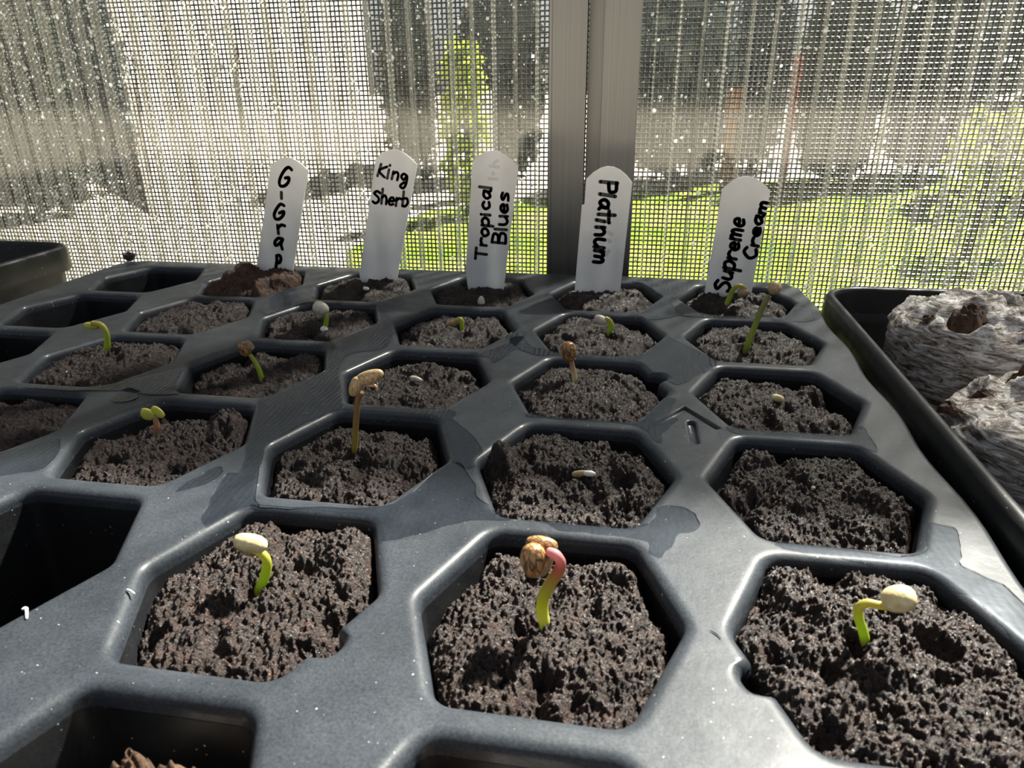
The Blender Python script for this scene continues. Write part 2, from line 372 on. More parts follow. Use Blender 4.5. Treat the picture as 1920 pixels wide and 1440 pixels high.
M_RED = simple('red_paint', (0.40, 0.04, 0.05), (0.5, 0.07, 0.07), 8, 0.6, trans=0.3)

mb = MB(); mb.box((-60/U, -30/U, (GZ-0.3)/U), (60/U, 80/U, (GZ-0.004)/U)); o = mb.build('ground_gravel', M_GRAVEL); tag(o, 'pale sunlit gravel yard outside the panels', kind='structure')
lp = [gpt(640, 620), gpt(650, 470), gpt(800, 395), gpt(1000, 372), gpt(1300, 345), gpt(1920, 318), gpt(2500, 330), gpt(2500, 700), gpt(1500, 900)]
V = [q+np.array([0, 0, 0.0]) for q in lp]+[q-np.array([0, 0, 0.03]) for q in lp]; n = len(lp)
F = [tuple(range(n-1, -1, -1)), tuple(range(n, 2*n))]+[(k, (k+1) % n, n+(k+1) % n, n+k) for k in range(n)]
o = mkm('ground_lawn', V, F, M_LAWN); tag(o, 'bright green lawn seen through the right panel', kind='structure')

def shrub(px, dist, hgt, wid, material, label, nleaf=700, name='shrub'):
    b = gdir(px, dist); rg = random.Random(int(px*13+dist*7))
    t = thing(name, b/U, label, 'shrub', None)
    V = []; F = []
    for k in range(nleaf):
        th = rg.uniform(0, 2*math.pi); u = rg.uniform(0, 1)**0.7; rr = wid*0.5*math.sqrt(rg.uniform(0.1, 1))*(0.62+0.38*math.sin(math.pi*min(1, u*0.9+0.12)))
        c = b+np.array([rr*math.cos(th), rr*math.sin(th), hgt*(0.04+0.96*u)])
        a = np.array([rg.gauss(0, 1), rg.gauss(0, 1), rg.gauss(0, 1)]); a /= np.linalg.norm(a); e = np.cross(a, [rg.gauss(0, 1), rg.gauss(0, 1), rg.gauss(0, 1)]); e /= np.linalg.norm(e)
        s = hgt*rg.uniform(0.035, 0.075); i = len(V)
        V += [c-a*s, c+e*s*0.45, c+a*s, c-e*s*0.45]; F.append((i, i+1, i+2, i+3))
    fo = mkm('foliage', V, F, material, t); fo['kind'] = 'stuff'
    Vt, Ft = tube([b/U, (b+np.array([0.02, 0, hgt*0.5]))/U, (b+np.array([-0.02, 0.02, hgt*0.85]))/U], [0.03/U, 0.02/U, 0.008/U], 8, 3); mk('stem', Vt, Ft, M_BARK, t)
    return t
shrub(765, 8.1, 1.95, 0.52, M_LEAF_D, 'dark narrow shrub seen left of the metal post', 1500)
shrub(940, 8.8, 2.15, 0.95, M_LEAF_D, 'dark wide shrub just left of the metal post', 2300)
shrub(868, 6.0, 1.3, 0.40, M_LEAF_Y, 'lime green shrub in front of the dark shrubs', 350)
shrub(1265, 8.4, 2.15, 1.25, M_LEAF_B, 'blue-grey shrub just right of the metal post', 2400)
shrub(1425, 9.6, 2.15, 0.72, M_LEAF_B, 'blue-grey shrub behind the rust brown post', 1300)
shrub(1580, 8.6, 2.2, 0.80, M_LEAF_D, 'tall dark shrub behind the upright seedling', 2400)
shrub(1752, 9.8, 2.3, 0.85, M_LEAF_D, 'broad dark shrub behind the rear peat pellet', 2000)
shrub(1930, 8.4, 2.15, 1.0, M_LEAF_B, 'blue-grey shrub at the right edge of the view', 1200)
shrub(1890, 5.2, 0.85, 0.5, M_LEAF_Y, 'low lime green shrub at the right edge', 350)
shrub(-230, 6.6, 2.15, 0.9, M_LEAF_D, 'dark shrub beyond the left tray, outermost of three', 1800)
shrub(10, 7.4, 2.15, 0.85, M_LEAF_D, 'dark shrub at the left edge of the view', 1800)
shrub(165, 8.8, 2.15, 0.7, M_LEAF_B, 'grey shrub left of the pale bank, innermost of three', 900)
mb = MB(); nb = 24; Vb = []; Fb = []                       # bare pale bank rising behind the yard on the left
for k in range(nb+1):
    px_ = 230+k*(690-230)/nb
    for dist, hz_ in ((6.8, -0.02), (9.6, 0.55), (16.0, 2.2), (28.0, 5.6), (28.2, -0.3)):
        q = gdir(px_, dist); Vb.append(q+np.array([0, 0, hz_+(0.10*math.sin(k*1.9+dist) if 8 < dist < 28.1 else 0)]))
for k in range(nb):
    for r_ in range(4): a_ = k*5+r_; Fb.append((a_, a_+5, a_+6, a_+1))
o = mkm('ground_bank', Vb, Fb, M_GRAVEL, None, None, True); tag(o, 'pale bare bank rising behind the gravel yard', kind='structure')
fa, fb = gdir(1330, 11.2), gdir(1790, 11.2)
fence = thing('picket_fence', fa/U, 'white picket fence behind the shrubs outside', 'fence')
d = fb-fa; Ln = np.linalg.norm(d); d /= Ln; nrm = np.array([-d[1], d[0], 0]); k = 0; s = 0.0
def bar(p, q, z0, z1, th):
    V = [];
    for zz in (z0, z1):
        for pt in (p, q, q+nrm*th, p+nrm*th): V.append(pt+np.array([0, 0, zz]))
    return V, [(0, 3, 2, 1), (4, 5, 6, 7), (0, 1, 5, 4), (1, 2, 6, 5), (2, 3, 7, 6), (3, 0, 4, 7)]
while s < Ln-0.08:
    if not (0.95 < s < 1.25): V, F = bar(fa+d*s, fa+d*(s+0.09), 0.05, 0.98+0.05*math.sin(k*1.7), 0.02); mkm('picket', V, F, M_WPAINT, fence)
    s += 0.15; k += 1
for zz in (0.3, 0.75): V, F = bar(fa+nrm*0.02, fb+nrm*0.02, zz, zz+0.07, 0.03); mkm('rail', V, F, M_WPAINT, fence)
def board(px, dist, z0, z1, wd, material, name, label):
    b = gdir(px, dist); p = b-d*wd/2; q = b+d*wd/2; V, F = bar(p, q, z0, z1, 0.04); o = mkm(name, V, F, material, None, b); tag(o, label, 'post')
board(1382, 7.6, 0, 0.95, 0.14, M_RUST, 'rust_post', 'rust brown wooden post outside the right panel')
board(1492, 7.9, 0, 1.25, 0.09, M_RED, 'red_post', 'thin red post outside the right panel')
board(893, 7.0, 0, 0.95, 0.26, M_WPAINT, 'white_post', 'wide white post beside the lime green shrub outside')

# ------------------------------------------------------------------ the seedling tray
HA, HB, HH, RC = 0.428, 0.262, 0.402, 0.075
HEX = np.array([(HA, 0), (HB, HH), (-HB, HH), (-HA, 0), (-HB, -HH), (HB, -HH)])
HN = []; HD = []
for k in range(6):
    e = HEX[(k+1) % 6]-HEX[k]; nn = np.array([e[1], -e[0]])/np.linalg.norm(e); HN.append(nn); HD.append(nn@HEX[k])
HN = np.array(HN); HD = np.array(HD)
def hexloop(o, notch=None, ne=9, na=5):
    core = []
    for k in range(6):
        A = np.array([HN[k-1], HN[k]]); core.append(np.linalg.solve(A, np.array([HD[k-1]-RC, HD[k]-RC])))
    P = []
    for k in range(6):
        a0 = math.atan2(HN[k-1][1], HN[k-1][0]); a1 = math.atan2(HN[k][1], HN[k][0])
        while a1 < a0: a1 += 2*math.pi
        for q in range(na+1):
            th = a0+(a1-a0)*q/na; P.append(core[k]+(RC+o)*np.array([math.cos(th), math.sin(th)]))
        p0 = core[k]+(RC+o)*HN[k]; p1 = core[(k+1) % 6]+(RC+o)*HN[k]
        for q in range(1, ne): P.append(p0+(p1-p0)*q/ne)
    P = np.array(P)
    if notch is not None:
        (k, tpos, rn) = notch; c = HEX[k]+(HEX[(k+1) % 6]-HEX[k])*tpos; tn = np.array([HN[k][1], -HN[k][0]])
        tt = (P-c)@tn; near = (P@HN[k]-(HD[k]+o)) > -0.012
        x = np.clip(np.abs(tt)/rn, 0, 1); P = P+np.where(near, rn*0.95*np.sqrt(np.clip(1-x**2.4, 0, 1)), 0)[:, None]*HN[k]
    return P
NOTCH = {(-1, 0): (5, 0.42, 0.065), (1, 0): (3, 0.42, 0.065), (0, 2): (0, 0.45, 0.07)}
CELLS = [(i, j) for j in range(-2, 5) for i in range(-4, 2)]
def ne_of(c): return 30 if c in NOTCH else 9
def inpoly(pts, poly):
    x, y = pts[:, 0], pts[:, 1]; r = np.zeros(len(pts), bool); n = len(poly)
    for i in range(n):
        x0, y0 = poly[i]; x1, y1 = poly[(i+1) % n]
        if y0 == y1: continue
        c = ((y0 > y) != (y1 > y)) & (x < (x1-x0)*(y-y0)/(y1-y0)+x0); r ^= c
    return r
LIP = 0.043
tray = thing('seedling_tray', (-1.5, 1.0, BENCH_Z), 'black plastic seedling tray with six-sided cells in the foreground', 'tray')
def roundrect(x0, x1, y0, y1, r, o=0.0, n=8, ns=1):
    P = []
    for cx, cy, a in ((x1-r, y1-r, 0), (x0+r, y1-r, 90), (x0+r, y0+r, 180), (x1-r, y0+r, 270)):
        for k in range(n+1):
            th = R(a+90*k/n); P.append((cx+(r+o)*math.cos(th), cy+(r+o)*math.sin(th)))
    P = np.array(P)
    if ns > 1: P = np.concatenate([np.linspace(P[k], P[(k+1) % len(P)], ns, endpoint=False) if np.linalg.norm(P[(k+1) % len(P)]-P[k]) > 0.5 else P[k:k+1] for k in range(len(P))])
    return P
def outer(o=0.0):
    P = roundrect(-4.60, 1.535, -2.45, 4.30, 0.22, o, 8, 60)
    P[:, 0] += np.where(P[:, 0] > 1.4, 0.014*np.cos(2*math.pi*(P[:, 1]+0.1)/PY), 0); P[:, 1] -= np.where((P[:, 1] > 3.5), 0.05*np.clip(P[:, 0]-0.2, 0, 2)*0.8, 0)
    P[:, 0] -= np.where(P[:, 0] < -4.2, 0.045, 0)*1.0
    return P
# the moulded arrow: sunk grooves
def capsule(a, b, r, n=6):
    a = np.array(a); b = np.array(b); d = (b-a)/np.linalg.norm(b-a); th0 = math.atan2(d[1], d[0]); P = []
    for k in range(n+1): th = th0-math.pi/2+math.pi*k/n; P.append(b+r*np.array([math.cos(th), math.sin(th)]))
    for k in range(n+1): th = th0+math.pi/2+math.pi*k/n; P.append(a+r*np.array([math.cos(th), math.sin(th)]))
    return np.array(P)
def chevron(a, b, c, r):
    a, b, c = map(np.array, (a, b, c)); d1 = (b-a)/np.linalg.norm(b-a); d2 = (c-b)/np.linalg.norm(c-b); n1 = np.array([-d1[1], d1[0]]); n2 = np.array([-d2[1], d2[0]])
    mt = (n1+n2)/(1+n1@n2)
    a = a-d1*r*0.8; c = c+d2*r*0.8; return np.array([a-n1*r, b-mt*r, c-n2*r, c+n2*r, b+mt*r, a+n1*r])
def gro(r): return [chevron((0.385, 1.455), (0.51, 1.625), (0.65, 1.42), r), capsule((0.53, 1.46), (0.535, 1.25), r*1.15)]
def build_deck():
    V2 = []; E = []; holes = []
    def loop(P):
        n = len(V2); V2.extend([tuple(p) for p in P]); k = len(P); E.extend([(n+i, n+(i+1) % k) for i in range(k)]); return n, k
    out = outer(); n_out = loop(out)
    info = []
    for c in CELLS:
        ctr = np.array([c[0], c[1]*PY]); P = hexloop(LIP+0.012, NOTCH.get(c), ne_of(c))+ctr; info.append((c, loop(P))); holes.append(P)
    gi = []
    for P in gro(0.030): gi.append(loop(P)); holes.append(P)
    v, e, f, ov, oe, of = delaunay_2d_cdt([Vector(p) for p in V2], E, [], 0, 1e-7)
    assert len(v) == len(V2), (len(v), len(V2))
    remap = {}
    for newi, olds in enumerate(ov):
        for q in olds: remap[q] = newi
    v = np.array([p[:] for p in v]); T = np.array([list(t) for t in f]); cen = v[T].mean(1)
    keep = inpoly(cen, out)
    for P in holes:
        lo = P.min(0); hi = P.max(0); idx = np.where(keep & (cen[:, 0] > lo[0]) & (cen[:, 0] < hi[0]) & (cen[:, 1] > lo[1]) & (cen[:, 1] < hi[1]))[0]
        keep[idx[inpoly(cen[idx], P)]] = False
    V = [(p[0], p[1], 0.0) for p in v]; F = [tuple(t) for t in T[keep]]
    def ring(prev, P, z):
        n = len(V); k = len(P); V.extend([(p[0], p[1], z) for p in P]); cur = list(range(n, n+k))
        for i in range(k): F.append((prev[i], prev[(i+1) % k], cur[(i+1) % k], cur[i]))
        return cur
    for c, (n0, k) in info:
        ctr = np.array([c[0], c[1]*PY]); prev = [remap[n0+i] for i in range(k)]
        for th in (0, 15, 30, 45, 60, 75, 90):
            o = LIP*(1-math.sin(R(th))); z = -LIP*(1-math.cos(R(th)))
            prev = ring(prev, hexloop(o, NOTCH.get(c), ne_of(c))+ctr, z)
        ring(prev, hexloop(-0.004, NOTCH.get(c), ne_of(c))+ctr, -LIP-0.05)
    for g, (n0, k) in enumerate(gi):
        prev = [remap[n0+i] for i in range(k)]; prev = ring(prev, gro(0.020)[g], 0.0); prev = ring(prev, gro(0.0175)[g], -0.004); prev = ring(prev, gro(0.014)[g], -0.018); prev = ring(prev, gro(0.012)[g], -0.020); F.append(tuple(prev))
    n0, k = n_out; prev = [remap[n0+i] for i in range(k)]
    for th in (15, 30, 45, 60, 75, 90): prev = ring(prev, outer(0.035*math.sin(R(th))), -0.035*(1-math.cos(R(th))))
    prev = ring(prev, outer(0.045), -0.20); ring(prev, outer(0.035), -0.20)
    o = mk('deck', V, F, M_DECK, tray)
    bm = bmesh.new(); bm.from_mesh(o.data); bmesh.ops.recalc_face_normals(bm, faces=bm.faces)
    if sum(fc.normal.z*fc.calc_area() for fc in bm.faces) < 0: bmesh.ops.reverse_faces(bm, faces=bm.faces)
    bm.to_mesh(o.data); bm.free()
    return o
build_deck()
def cup_mesh(notch, ne):
    V = []; F = []; prev = None
    L0 = hexloop(-0.003, notch, ne)
    for z, sc in ((-LIP-0.02, 1.0), (-0.25, 0.965), (-0.6, 0.90), (-1.0, 0.83), (-1.17, 0.79), (-1.21, 0.74), (-1.215, 0.35)):
        n = len(V); P = L0*sc; V += [(p[0], p[1], z) for p in P]; cur = list(range(n, n+len(P)))
        if prev: F += [(prev[i], cur[i], cur[(i+1) % len(P)], prev[(i+1) % len(P)]) for i in range(len(P))]
        prev = cur
    F.append(tuple(prev))
    return np.array(V), F
cup_std = None
for c in CELLS:
    org = np.array([c[0], c[1]*PY, 0.0])
    if c in NOTCH or cup_std is None:
        V, F = cup_mesh(NOTCH.get(c), ne_of(c)); me = bpy.data.meshes.new('cell'); me.from_pydata((V*U).tolist(), [], F); me.materials.append(M_BLACK)
        me.polygons.foreach_set('use_smooth', [True]*len(me.polygons)); me.update()
        if c not in NOTCH: cup_std = me
    else: me = cup_std
    o = bpy.data.objects.new('cell', me); col.objects.link(o); o.parent = tray; o.location = Vector(org-ORIG[tray])*U

# ------------------------------------------------------------------ soil in the cells
def gauge(x, y, sc): return np.max([(HN[k][0]*x+HN[k][1]*y)/(HD[k]*sc) for k in range(6)], axis=0)
class Soil:
    def __init__(s, c, base=-0.07, mound=0.03, tx=0.0, ty=-0.02, blobs=(), seed=0, step=0.008, material=None, edge=0.05, sc=0.972, rough=1.0):
        s.c = c; s.ctr = np.array([c[0], c[1]*PY]); s.p = (base, mound, tx, ty, blobs, seed, edge, sc, rough); s.step = step; s.material = material or M_SOIL
    def h(s, x, y):
        base, mound, tx, ty, blobs, seed, edge, sc, rough = s.p
        g = gauge(x, y, sc); X = x+s.ctr[0]*7.3; Y = y+s.ctr[1]*5.1
        z = base+tx*x+ty*y+mound*(1-np.clip(g, 0, 1)**2)
        z = z+rough*(0.075*(fbm(X*4.5+40, Y*4.5+40, seed)-0.47)+0.034*(fbm(X*17, Y*17, seed+3, 3)-0.45)+0.011*(crumbs(X*26, Y*26, seed+4)-0.5)+0.017*(crumbs(X*64, Y*64, seed+5)-0.5)+0.040*(fbm(X*100, Y*100, seed+9, 2)-0.37))
        pit = np.clip(0.36-fbm(X*9+9, Y*9+3, seed+21, 2), 0, 1); z = z-0.28*pit*rough
        for bx, by, br, bh in blobs:
            z = z+bh*np.exp(-(((x-bx)**2+(y-by)**2)/br**2))*(0.75+0.5*fbm(X*16, Y*16, seed+31, 2))
        e = np.clip((g-0.84)/0.16, 0, 1); return z-edge*e*e*(0.6+0.9*vnoise(X*7, Y*7, seed+50))
    def at(s, px, py):
        z = s.p[0]
        for _ in range(12):
            P = onz(px, py, z); z = 0.5*z+0.5*float(s.h(np.array([P[0]-s.ctr[0]]), np.array([P[1]-s.ctr[1]]))[0])
        return onz(px, py, z)
    def build(s, label, name='soil_plug'):
        st = s.step; sc = s.p[7]; gx = np.arange(-HA-st, HA+st*1.5, st); gy = np.arange(-HH-st, HH+st*1.5, st)
        X, Y = np.meshgrid(gx, gy); ny, nx = X.shape; g = gauge(X, Y, sc); out_ = g > 1
        Xc = np.where(out_, X/np.maximum(g, 1e-6), X); Yc = np.where(out_, Y/np.maximum(g, 1e-6), Y)
        Z = s.h(Xc, Yc); Zw = np.where(out_, -0.75, Z); k = np.where(out_, 0.90, 1.0)
        V = np.stack([Xc*k+s.ctr[0], Yc*k+s.ctr[1], Zw], -1).reshape(-1, 3)
        idx = np.arange(nx*ny).reshape(ny, nx); q = np.stack([idx[:-1, :-1], idx[:-1, 1:], idx[1:, 1:], idx[1:, :-1]], -1).reshape(-1, 4)
        ob = out_.reshape(-1)[q].all(1); q = q[~ob]
        used = np.unique(q); mp = np.full(nx*ny, -1); mp[used] = np.arange(len(used)); V = V[used]; q = mp[q]
        rg = np.random.default_rng(s.p[5]*31+5); n = 90                      # loose crumbs lying on top
        th = rg.uniform(0, 6.283, n); rr = rg.uniform(0, 0.40, n); x = rr*np.cos(th); y = rr*np.sin(th); ok = gauge(x, y, sc) < 0.97; x = x[ok]; y = y[ok]; n = len(x); z = s.h(x, y)
        dd = np.array([(1, 0, 0), (-1, 0, 0), (0, 1, 0), (0, -1, 0), (0, 0, 0.8), (0, 0, -0.8)]); f = rg.uniform(0.003, 0.011, (n, 1, 1))*rg.uniform(0.4, 1.6, (n, 6, 1))
        CV = np.stack([x+s.ctr[0], y+s.ctr[1], z], -1)[:, None, :]+dd[None]*f
        quad = np.array([(0, 2, 4), (2, 1, 4), (1, 3, 4), (3, 0, 4), (2, 0, 5), (1, 2, 5), (3, 1, 5), (0, 3, 5)])
        T = np.concatenate([q[:, [0, 1, 2]], q[:, [0, 2, 3]], (quad[None]+(np.arange(n)*6)[:, None, None]+len(V)).reshape(-1, 3)]); V = np.concatenate([V, CV.reshape(-1, 3)]); F = T
        o = mk(name, V, F, s.material, None, (s.ctr[0], s.ctr[1], -0.75)); return tag(o, label, 'soil', 'soil plugs in the tray cells')
S = {}
def soil(c, label, **kw):
    st = {0: 0.0040, 1: 0.0046, 2: 0.0062, 3: 0.008, 4: 0.009}[c[1]]
    S[c] = Soil(c, seed=(c[0]+9)*7+c[1]*13, step=st, **kw); S[c].build(label)
soil((-3, 4), 'reddish brown soil heaped over the rim at the GIGrap marker', base=0.0, mound=0.10, material=M_SOIL_DRY, blobs=[(-0.15, 0.1, 0.15, 0.06)])
soil((-2, 4), 'dark soil around the foot of the King Sherb marker', base=-0.05, mound=0.07)
soil((-1, 4), 'dark soil around the foot of the Tropical Blues marker', base=-0.06, mound=0.05)
soil((0, 4), 'dark soil around the foot of the Platinum marker', base=-0.05, mound=0.05)
soil((1, 4), 'dark soil around the foot of the Supreme Cream marker', base=-0.05, mound=0.05)
soil((-3, 3), 'bare dark soil in the cell directly in front of the reddish heap', base=-0.04, mound=0.06)
soil((-2, 3), 'dark soil in front of the King Sherb cell, with a pale round-headed sprout', base=-0.05, mound=0.05)
soil((-1, 3), 'dark soil in front of the Tropical Blues cell, with a curled sprout', base=-0.05, mound=0.05)
soil((0, 3), 'dark soil in front of the Platinum cell, with a bent sprout', base=-0.05, mound=0.05)
soil((1, 3), 'dark soil under the tall leaning sprout beside the right tray', base=-0.05, mound=0.04, blobs=[(-0.05, -0.1, 0.08, -0.07)])
soil((-3, 2), 'dark soil under the hooked yellow sprout at the left', base=-0.03, mound=0.05, tx=0.04)
soil((-2, 2), 'dark soil under the brown-capped sprout, lumpy at the back', base=-0.08, mound=0.03, blobs=[(0.2, 0.25, 0.12, 0.05), (-0.12, 0.25, 0.09, 0.06)])
soil((-1, 2), 'dark soil holding one pale seed, behind the tallest central sprout', base=-0.09, mound=0.03, blobs=[(0.0, 0.24, 0.11, 0.07)])
soil((0, 2), 'dark soil under the dark-headed sprout, beside a notched rim', base=-0.06, mound=0.07)
soil((1, 2), 'dark soil with one round pale seed, right of the moulded arrow', base=-0.07, mound=0.05, tx=-0.08, blobs=[(-0.28, 0.0, 0.06, -0.06), (0.22, 0.2, 0.05, 0.05)])
soil((-3, 1), 'bare ridged dark soil cut by the left edge of the view', base=-0.05, mound=0.02, blobs=[(0.1, -0.1, 0.2, 0.04)])
soil((-2, 1), 'dark soil under the two-lobed yellow sprout, heaped at its right corner', base=-0.09, mound=0.03, blobs=[(0.28, 0.22, 0.12, 0.12), (0.15, 0.15, 0.12, 0.04)])
soil((-1, 1), 'dark soil under the tall tan-headed sprout in the middle', base=-0.08, mound=0.06, blobs=[(0.0, -0.02, 0.06, -0.03)])
soil((0, 1), 'dark soil with a split seed, spilling over the left rim', base=-0.045, mound=0.04, blobs=[(-0.35, 0.06, 0.07, 0.13), (0.22, -0.02, 0.05, -0.05), (-0.02, -0.2, 0.08, -0.04)])
soil((1, 1), 'bare dark soil in the cell right of the split seed', base=-0.06, mound=0.05, edge=0.10, blobs=[(-0.2, 0.3, 0.1, 0.03)])
soil((-1, 0), 'dark soil under the cream-capped sprout, heaped at both back corners', base=-0.08, mound=0.04, ty=0.0, blobs=[(-0.10, 0.27, 0.13, 0.075), (0.24, 0.26, 0.12, 0.08), (0.3, 0.1, 0.12, 0.05), (0.05, 0.0, 0.14, 0.03)])
soil((0, 0), 'dark soil under the pink-stemmed sprout in the front middle', base=-0.10, mound=0.06, blobs=[(-0.08, 0.0, 0.07, -0.07), (-0.2, 0.26, 0.12, 0.045), (0.2, 0.25, 0.13, 0.06)])
soil((1, 0), 'dark soil level with the rim in the front right cell', base=-0.025, mound=0.05, edge=0.04, sc=0.985, blobs=[(0.07, -0.03, 0.05, -0.05), (-0.15, -0.1, 0.05, -0.04), (-0.06, -0.25, 0.06, -0.06)])

# ------------------------------------------------------------------ water lying on the deck
def film(px_poly, label):
    P = np.array([onz(a, b)[:2] for a, b in px_poly]); n = len(P); Q = []
    for i in range(n):
        p0, p1, p2, p3 = P[i-1], P[i], P[(i+1) % n], P[(i+2) % n]
        for k in range(6):
            t = k/6; Q.append(0.5*((2*p1)+(p2-p0)*t+(2*p0-5*p1+4*p2-p3)*t*t+(3*p1-p0-3*p2+p3)*t**3))
    Q = np.array(Q); a = np.arange(len(Q))
    Q += 0.010*np.stack([vnoise(Q[:, 0]*22, Q[:, 1]*22, 3)-0.5, vnoise(Q[:, 0]*22, Q[:, 1]*22, 4)-0.5], -1)*2
    V2 = [Vector(q) for q in Q]; E = [(i, (i+1) % len(Q)) for i in range(len(Q))]; lo = Q.min(0); hi = Q.max(0); H = []
    for c in CELLS:
        ctr = np.array([c[0], c[1]*PY])
        if ctr[0]+0.6 < lo[0] or ctr[0]-0.6 > hi[0] or ctr[1]+0.6 < lo[1] or ctr[1]-0.6 > hi[1]: continue
        hp = hexloop(LIP*0.55, NOTCH.get(c), ne_of(c))+ctr; H.append(hp); m0 = len(V2); V2 += [Vector(q) for q in hp]; E += [(m0+i, m0+(i+1) % len(hp)) for i in range(len(hp))]
    v, e, f, *_ = delaunay_2d_cdt(V2, E, [], 0, 1e-6)
    v = np.array([p[:] for p in v]); T = np.array([list(t) for t in f]); cen = v[T].mean(1); keep = inpoly(cen, Q) & inpoly(cen, outer(-0.01))
    for hp in H: keep &= ~inpoly(cen, hp)
    T = T[keep]
    if len(T) == 0: return
    used = np.unique(T); mp = np.full(len(v), -1); mp[used] = np.arange(len(used)); v = v[used]; T = mp[T]
    k = len(v); V = [(p[0], p[1], 0.0045) for p in v]+[(p[0], p[1], 0.0005) for p in v]; F = [tuple(t) for t in T]
    cnt = {}
    for t in T:
        for i in range(3): cnt[(t[i], t[(i+1) % 3])] = 1
    F += [(int(b), int(a_), int(a_)+k, int(b)+k) for (a_, b) in cnt if (b, a_) not in cnt]
    o = mk('water_film', V, F, M_WATER, None, None, False); tag(o, label, 'water', 'water films on the tray')
film([(1237, 951), (1275, 952), (1303, 966), (1314, 984), (1300, 996), (1272, 1001), (1262, 1021), (1240, 1045), (1215, 1035), (1200, 1012), (1050, 993), (1015, 978), (930, 966), (1195, 984)], 'shiny water patch at the lower right corner of the split-seed cell')
film([(1190, 782), (1231, 749), (1265, 751), (1253, 780), (1272, 787), (1244, 809), (1240, 826), (1228, 827), (1180, 795), (1005, 783), (1010, 775)], 'shiny water patch touching the moulded arrow')
film([(1165, 668), (1225, 622), (1260, 636), (1310, 660), (1345, 684), (1310, 702), (1270, 722), (1235, 705), (1195, 690), (1060, 668), (1000, 665), (955, 640), (980, 632), (1012, 655)], 'shiny water patch behind the dark-headed sprout cell')
film([(380, 972), (420, 895), (455, 880), (470, 800), (490, 745), (560, 690), (610, 655), (640, 622), (695, 585), (735, 600), (725, 650), (655, 665), (635, 700), (640, 762), (560, 800), (500, 850), (480, 930), (500, 955), (560, 960), (420, 985)], 'long water film running back along the left of the tall tan-headed sprout')
film([(470, 948), (600, 952), (735, 945), (840, 870), (875, 885), (905, 940), (960, 975), (880, 975), (790, 1000), (712, 1015), (690, 975), (560, 962)], 'large water film in front of the tall tan-headed sprout cell')
film([(640, 765), (780, 757), (850, 772), (850, 785), (880, 810), (905, 850), (880, 880), (845, 860), (820, 800), (800, 780)], 'water film behind and right of the tall tan-headed sprout')
film([(1715, 1042), (1735, 985), (1785, 990), (1800, 1025), (1805, 1062), (1880, 1098), (1925, 1150), (1925, 1215), (1860, 1150), (1760, 1085), (1620, 1050), (1470, 1030), (1475, 1014)], 'water film behind the front right cell, reaching the tray edge')
film([(1590, 815), (1612, 797), (1626, 812), (1645, 846), (1600, 838), (1400, 817), (1378, 800)], 'narrow water film right of the moulded arrow, behind a bare soil cell')
film([(-40, 870), (60, 832), (112, 826), (88, 872), (40, 886), (-40, 895)], 'water film at the left edge of the view')
film([(330, 918), (375, 893), (405, 878), (420, 886), (400, 900), (345, 920)], 'small water streak at the front of the two-lobed sprout cell')
film([(490, 585), (515, 552), (562, 556), (585, 575), (540, 590)], 'small water patch in front of the reddish heap')
film([(1185, 528), (1290, 534), (1320, 545), (1262, 562), (1268, 590), (1225, 600), (1200, 590), (1232, 556)], 'water patch between the Platinum and Supreme Cream cells')
film([(1480, 575), (1540, 590), (1510, 604), (1400, 602), (1280, 592), (1330, 586)], 'narrow water film in front of the Supreme Cream cell')
film([(330, 740), (200, 733), (60, 735), (55, 726), (190, 724), (300, 700), (335, 690), (345, 705)], 'water film in front of the hooked yellow sprout')
film([(210, 745), (240, 728), (260, 735), (250, 752), (215, 755)], 'small dark water spot in front of the hooked yellow sprout')
film([(760, 655), (900, 660), (955, 640), (945, 628), (985, 622), (965, 655), (925, 680), (905, 668), (760, 662)], 'water film in front of the curled sprout cell')

# ------------------------------------------------------------------ sprouts and seeds
def upx(P): return float((np.asarray(P)-CAM)@FW)/FPX            # size of one photo pixel at a point, in pitches
def ovoid(name, p1, p2, wid, material, parent, depth=0.9, y=None, dy=0.0, point=0.25, seg=16, rings=12, squash=1.0, cut=None, label=None):
    """seed-shaped body: long axis from pixel p1 to p2 in the upright plane at y"""
    A = ony(p1[0], p1[1], y+dy); B = ony(p2[0], p2[1], y+dy); Lx = B-A; ln = np.linalg.norm(Lx); ax = Lx/ln
    s = np.cross(ax, np.array([0, 1.0, 0])); s /= np.linalg.norm(s); t = np.cross(s, ax); wr = wid*upx((A+B)/2)/2
    V = []; F = []
    for i in range(rings+1):
        u = i/rings; r = math.sin(math.pi*u)**0.72*(1-point*(u-0.5)); r = max(r, 0.0)
        x = A+ax*ln*(0.5-0.5*math.cos(math.pi*u))
        for k in range(seg):
            th = 2*math.pi*k/seg; c, sn = math.cos(th), math.sin(th); ridge = 1+0.05*math.exp(-(sn/0.25)**2)*(1 if c > 0 else 1)
            if cut and sn*cut < 0: sn *= 0.25
            V.append(x+wr*r*ridge*(c*s+sn*t*depth))
    for i in range(rings):
        for k in range(seg): F.append((i*seg+k, i*seg+(k+1) % seg, (i+1)*seg+(k+1) % seg, (i+1)*seg+k))
    o = mk(name, V, F, material, parent)
    if label: o['label'] = label
    return o
def stem(path, rad, y, parent, material, dys=None, name='stem', sink=None):
    P = [ony(a, b, y+(dys[k] if dys else 0)) for k, (a, b) in enumerate(path)]
    if sink: P = [P[0]-np.array([0, 0, sink])]+P; rad = [rad[0]]+list(rad)
    u = upx(P[0]); V, F = tube(P, [r*u for r in rad], 10, 6); return mk(name, V, F, material, parent)
def sprout(c, base, label, name='seedling', cat='seedling', group='sprouting seedlings'):
    P = S[c].at(*base); t = thing(name, P-np.array([0, 0, 0.01]), label, cat, group); return t, P[1]
SHELLB = 'dark-striped brown seed shell'
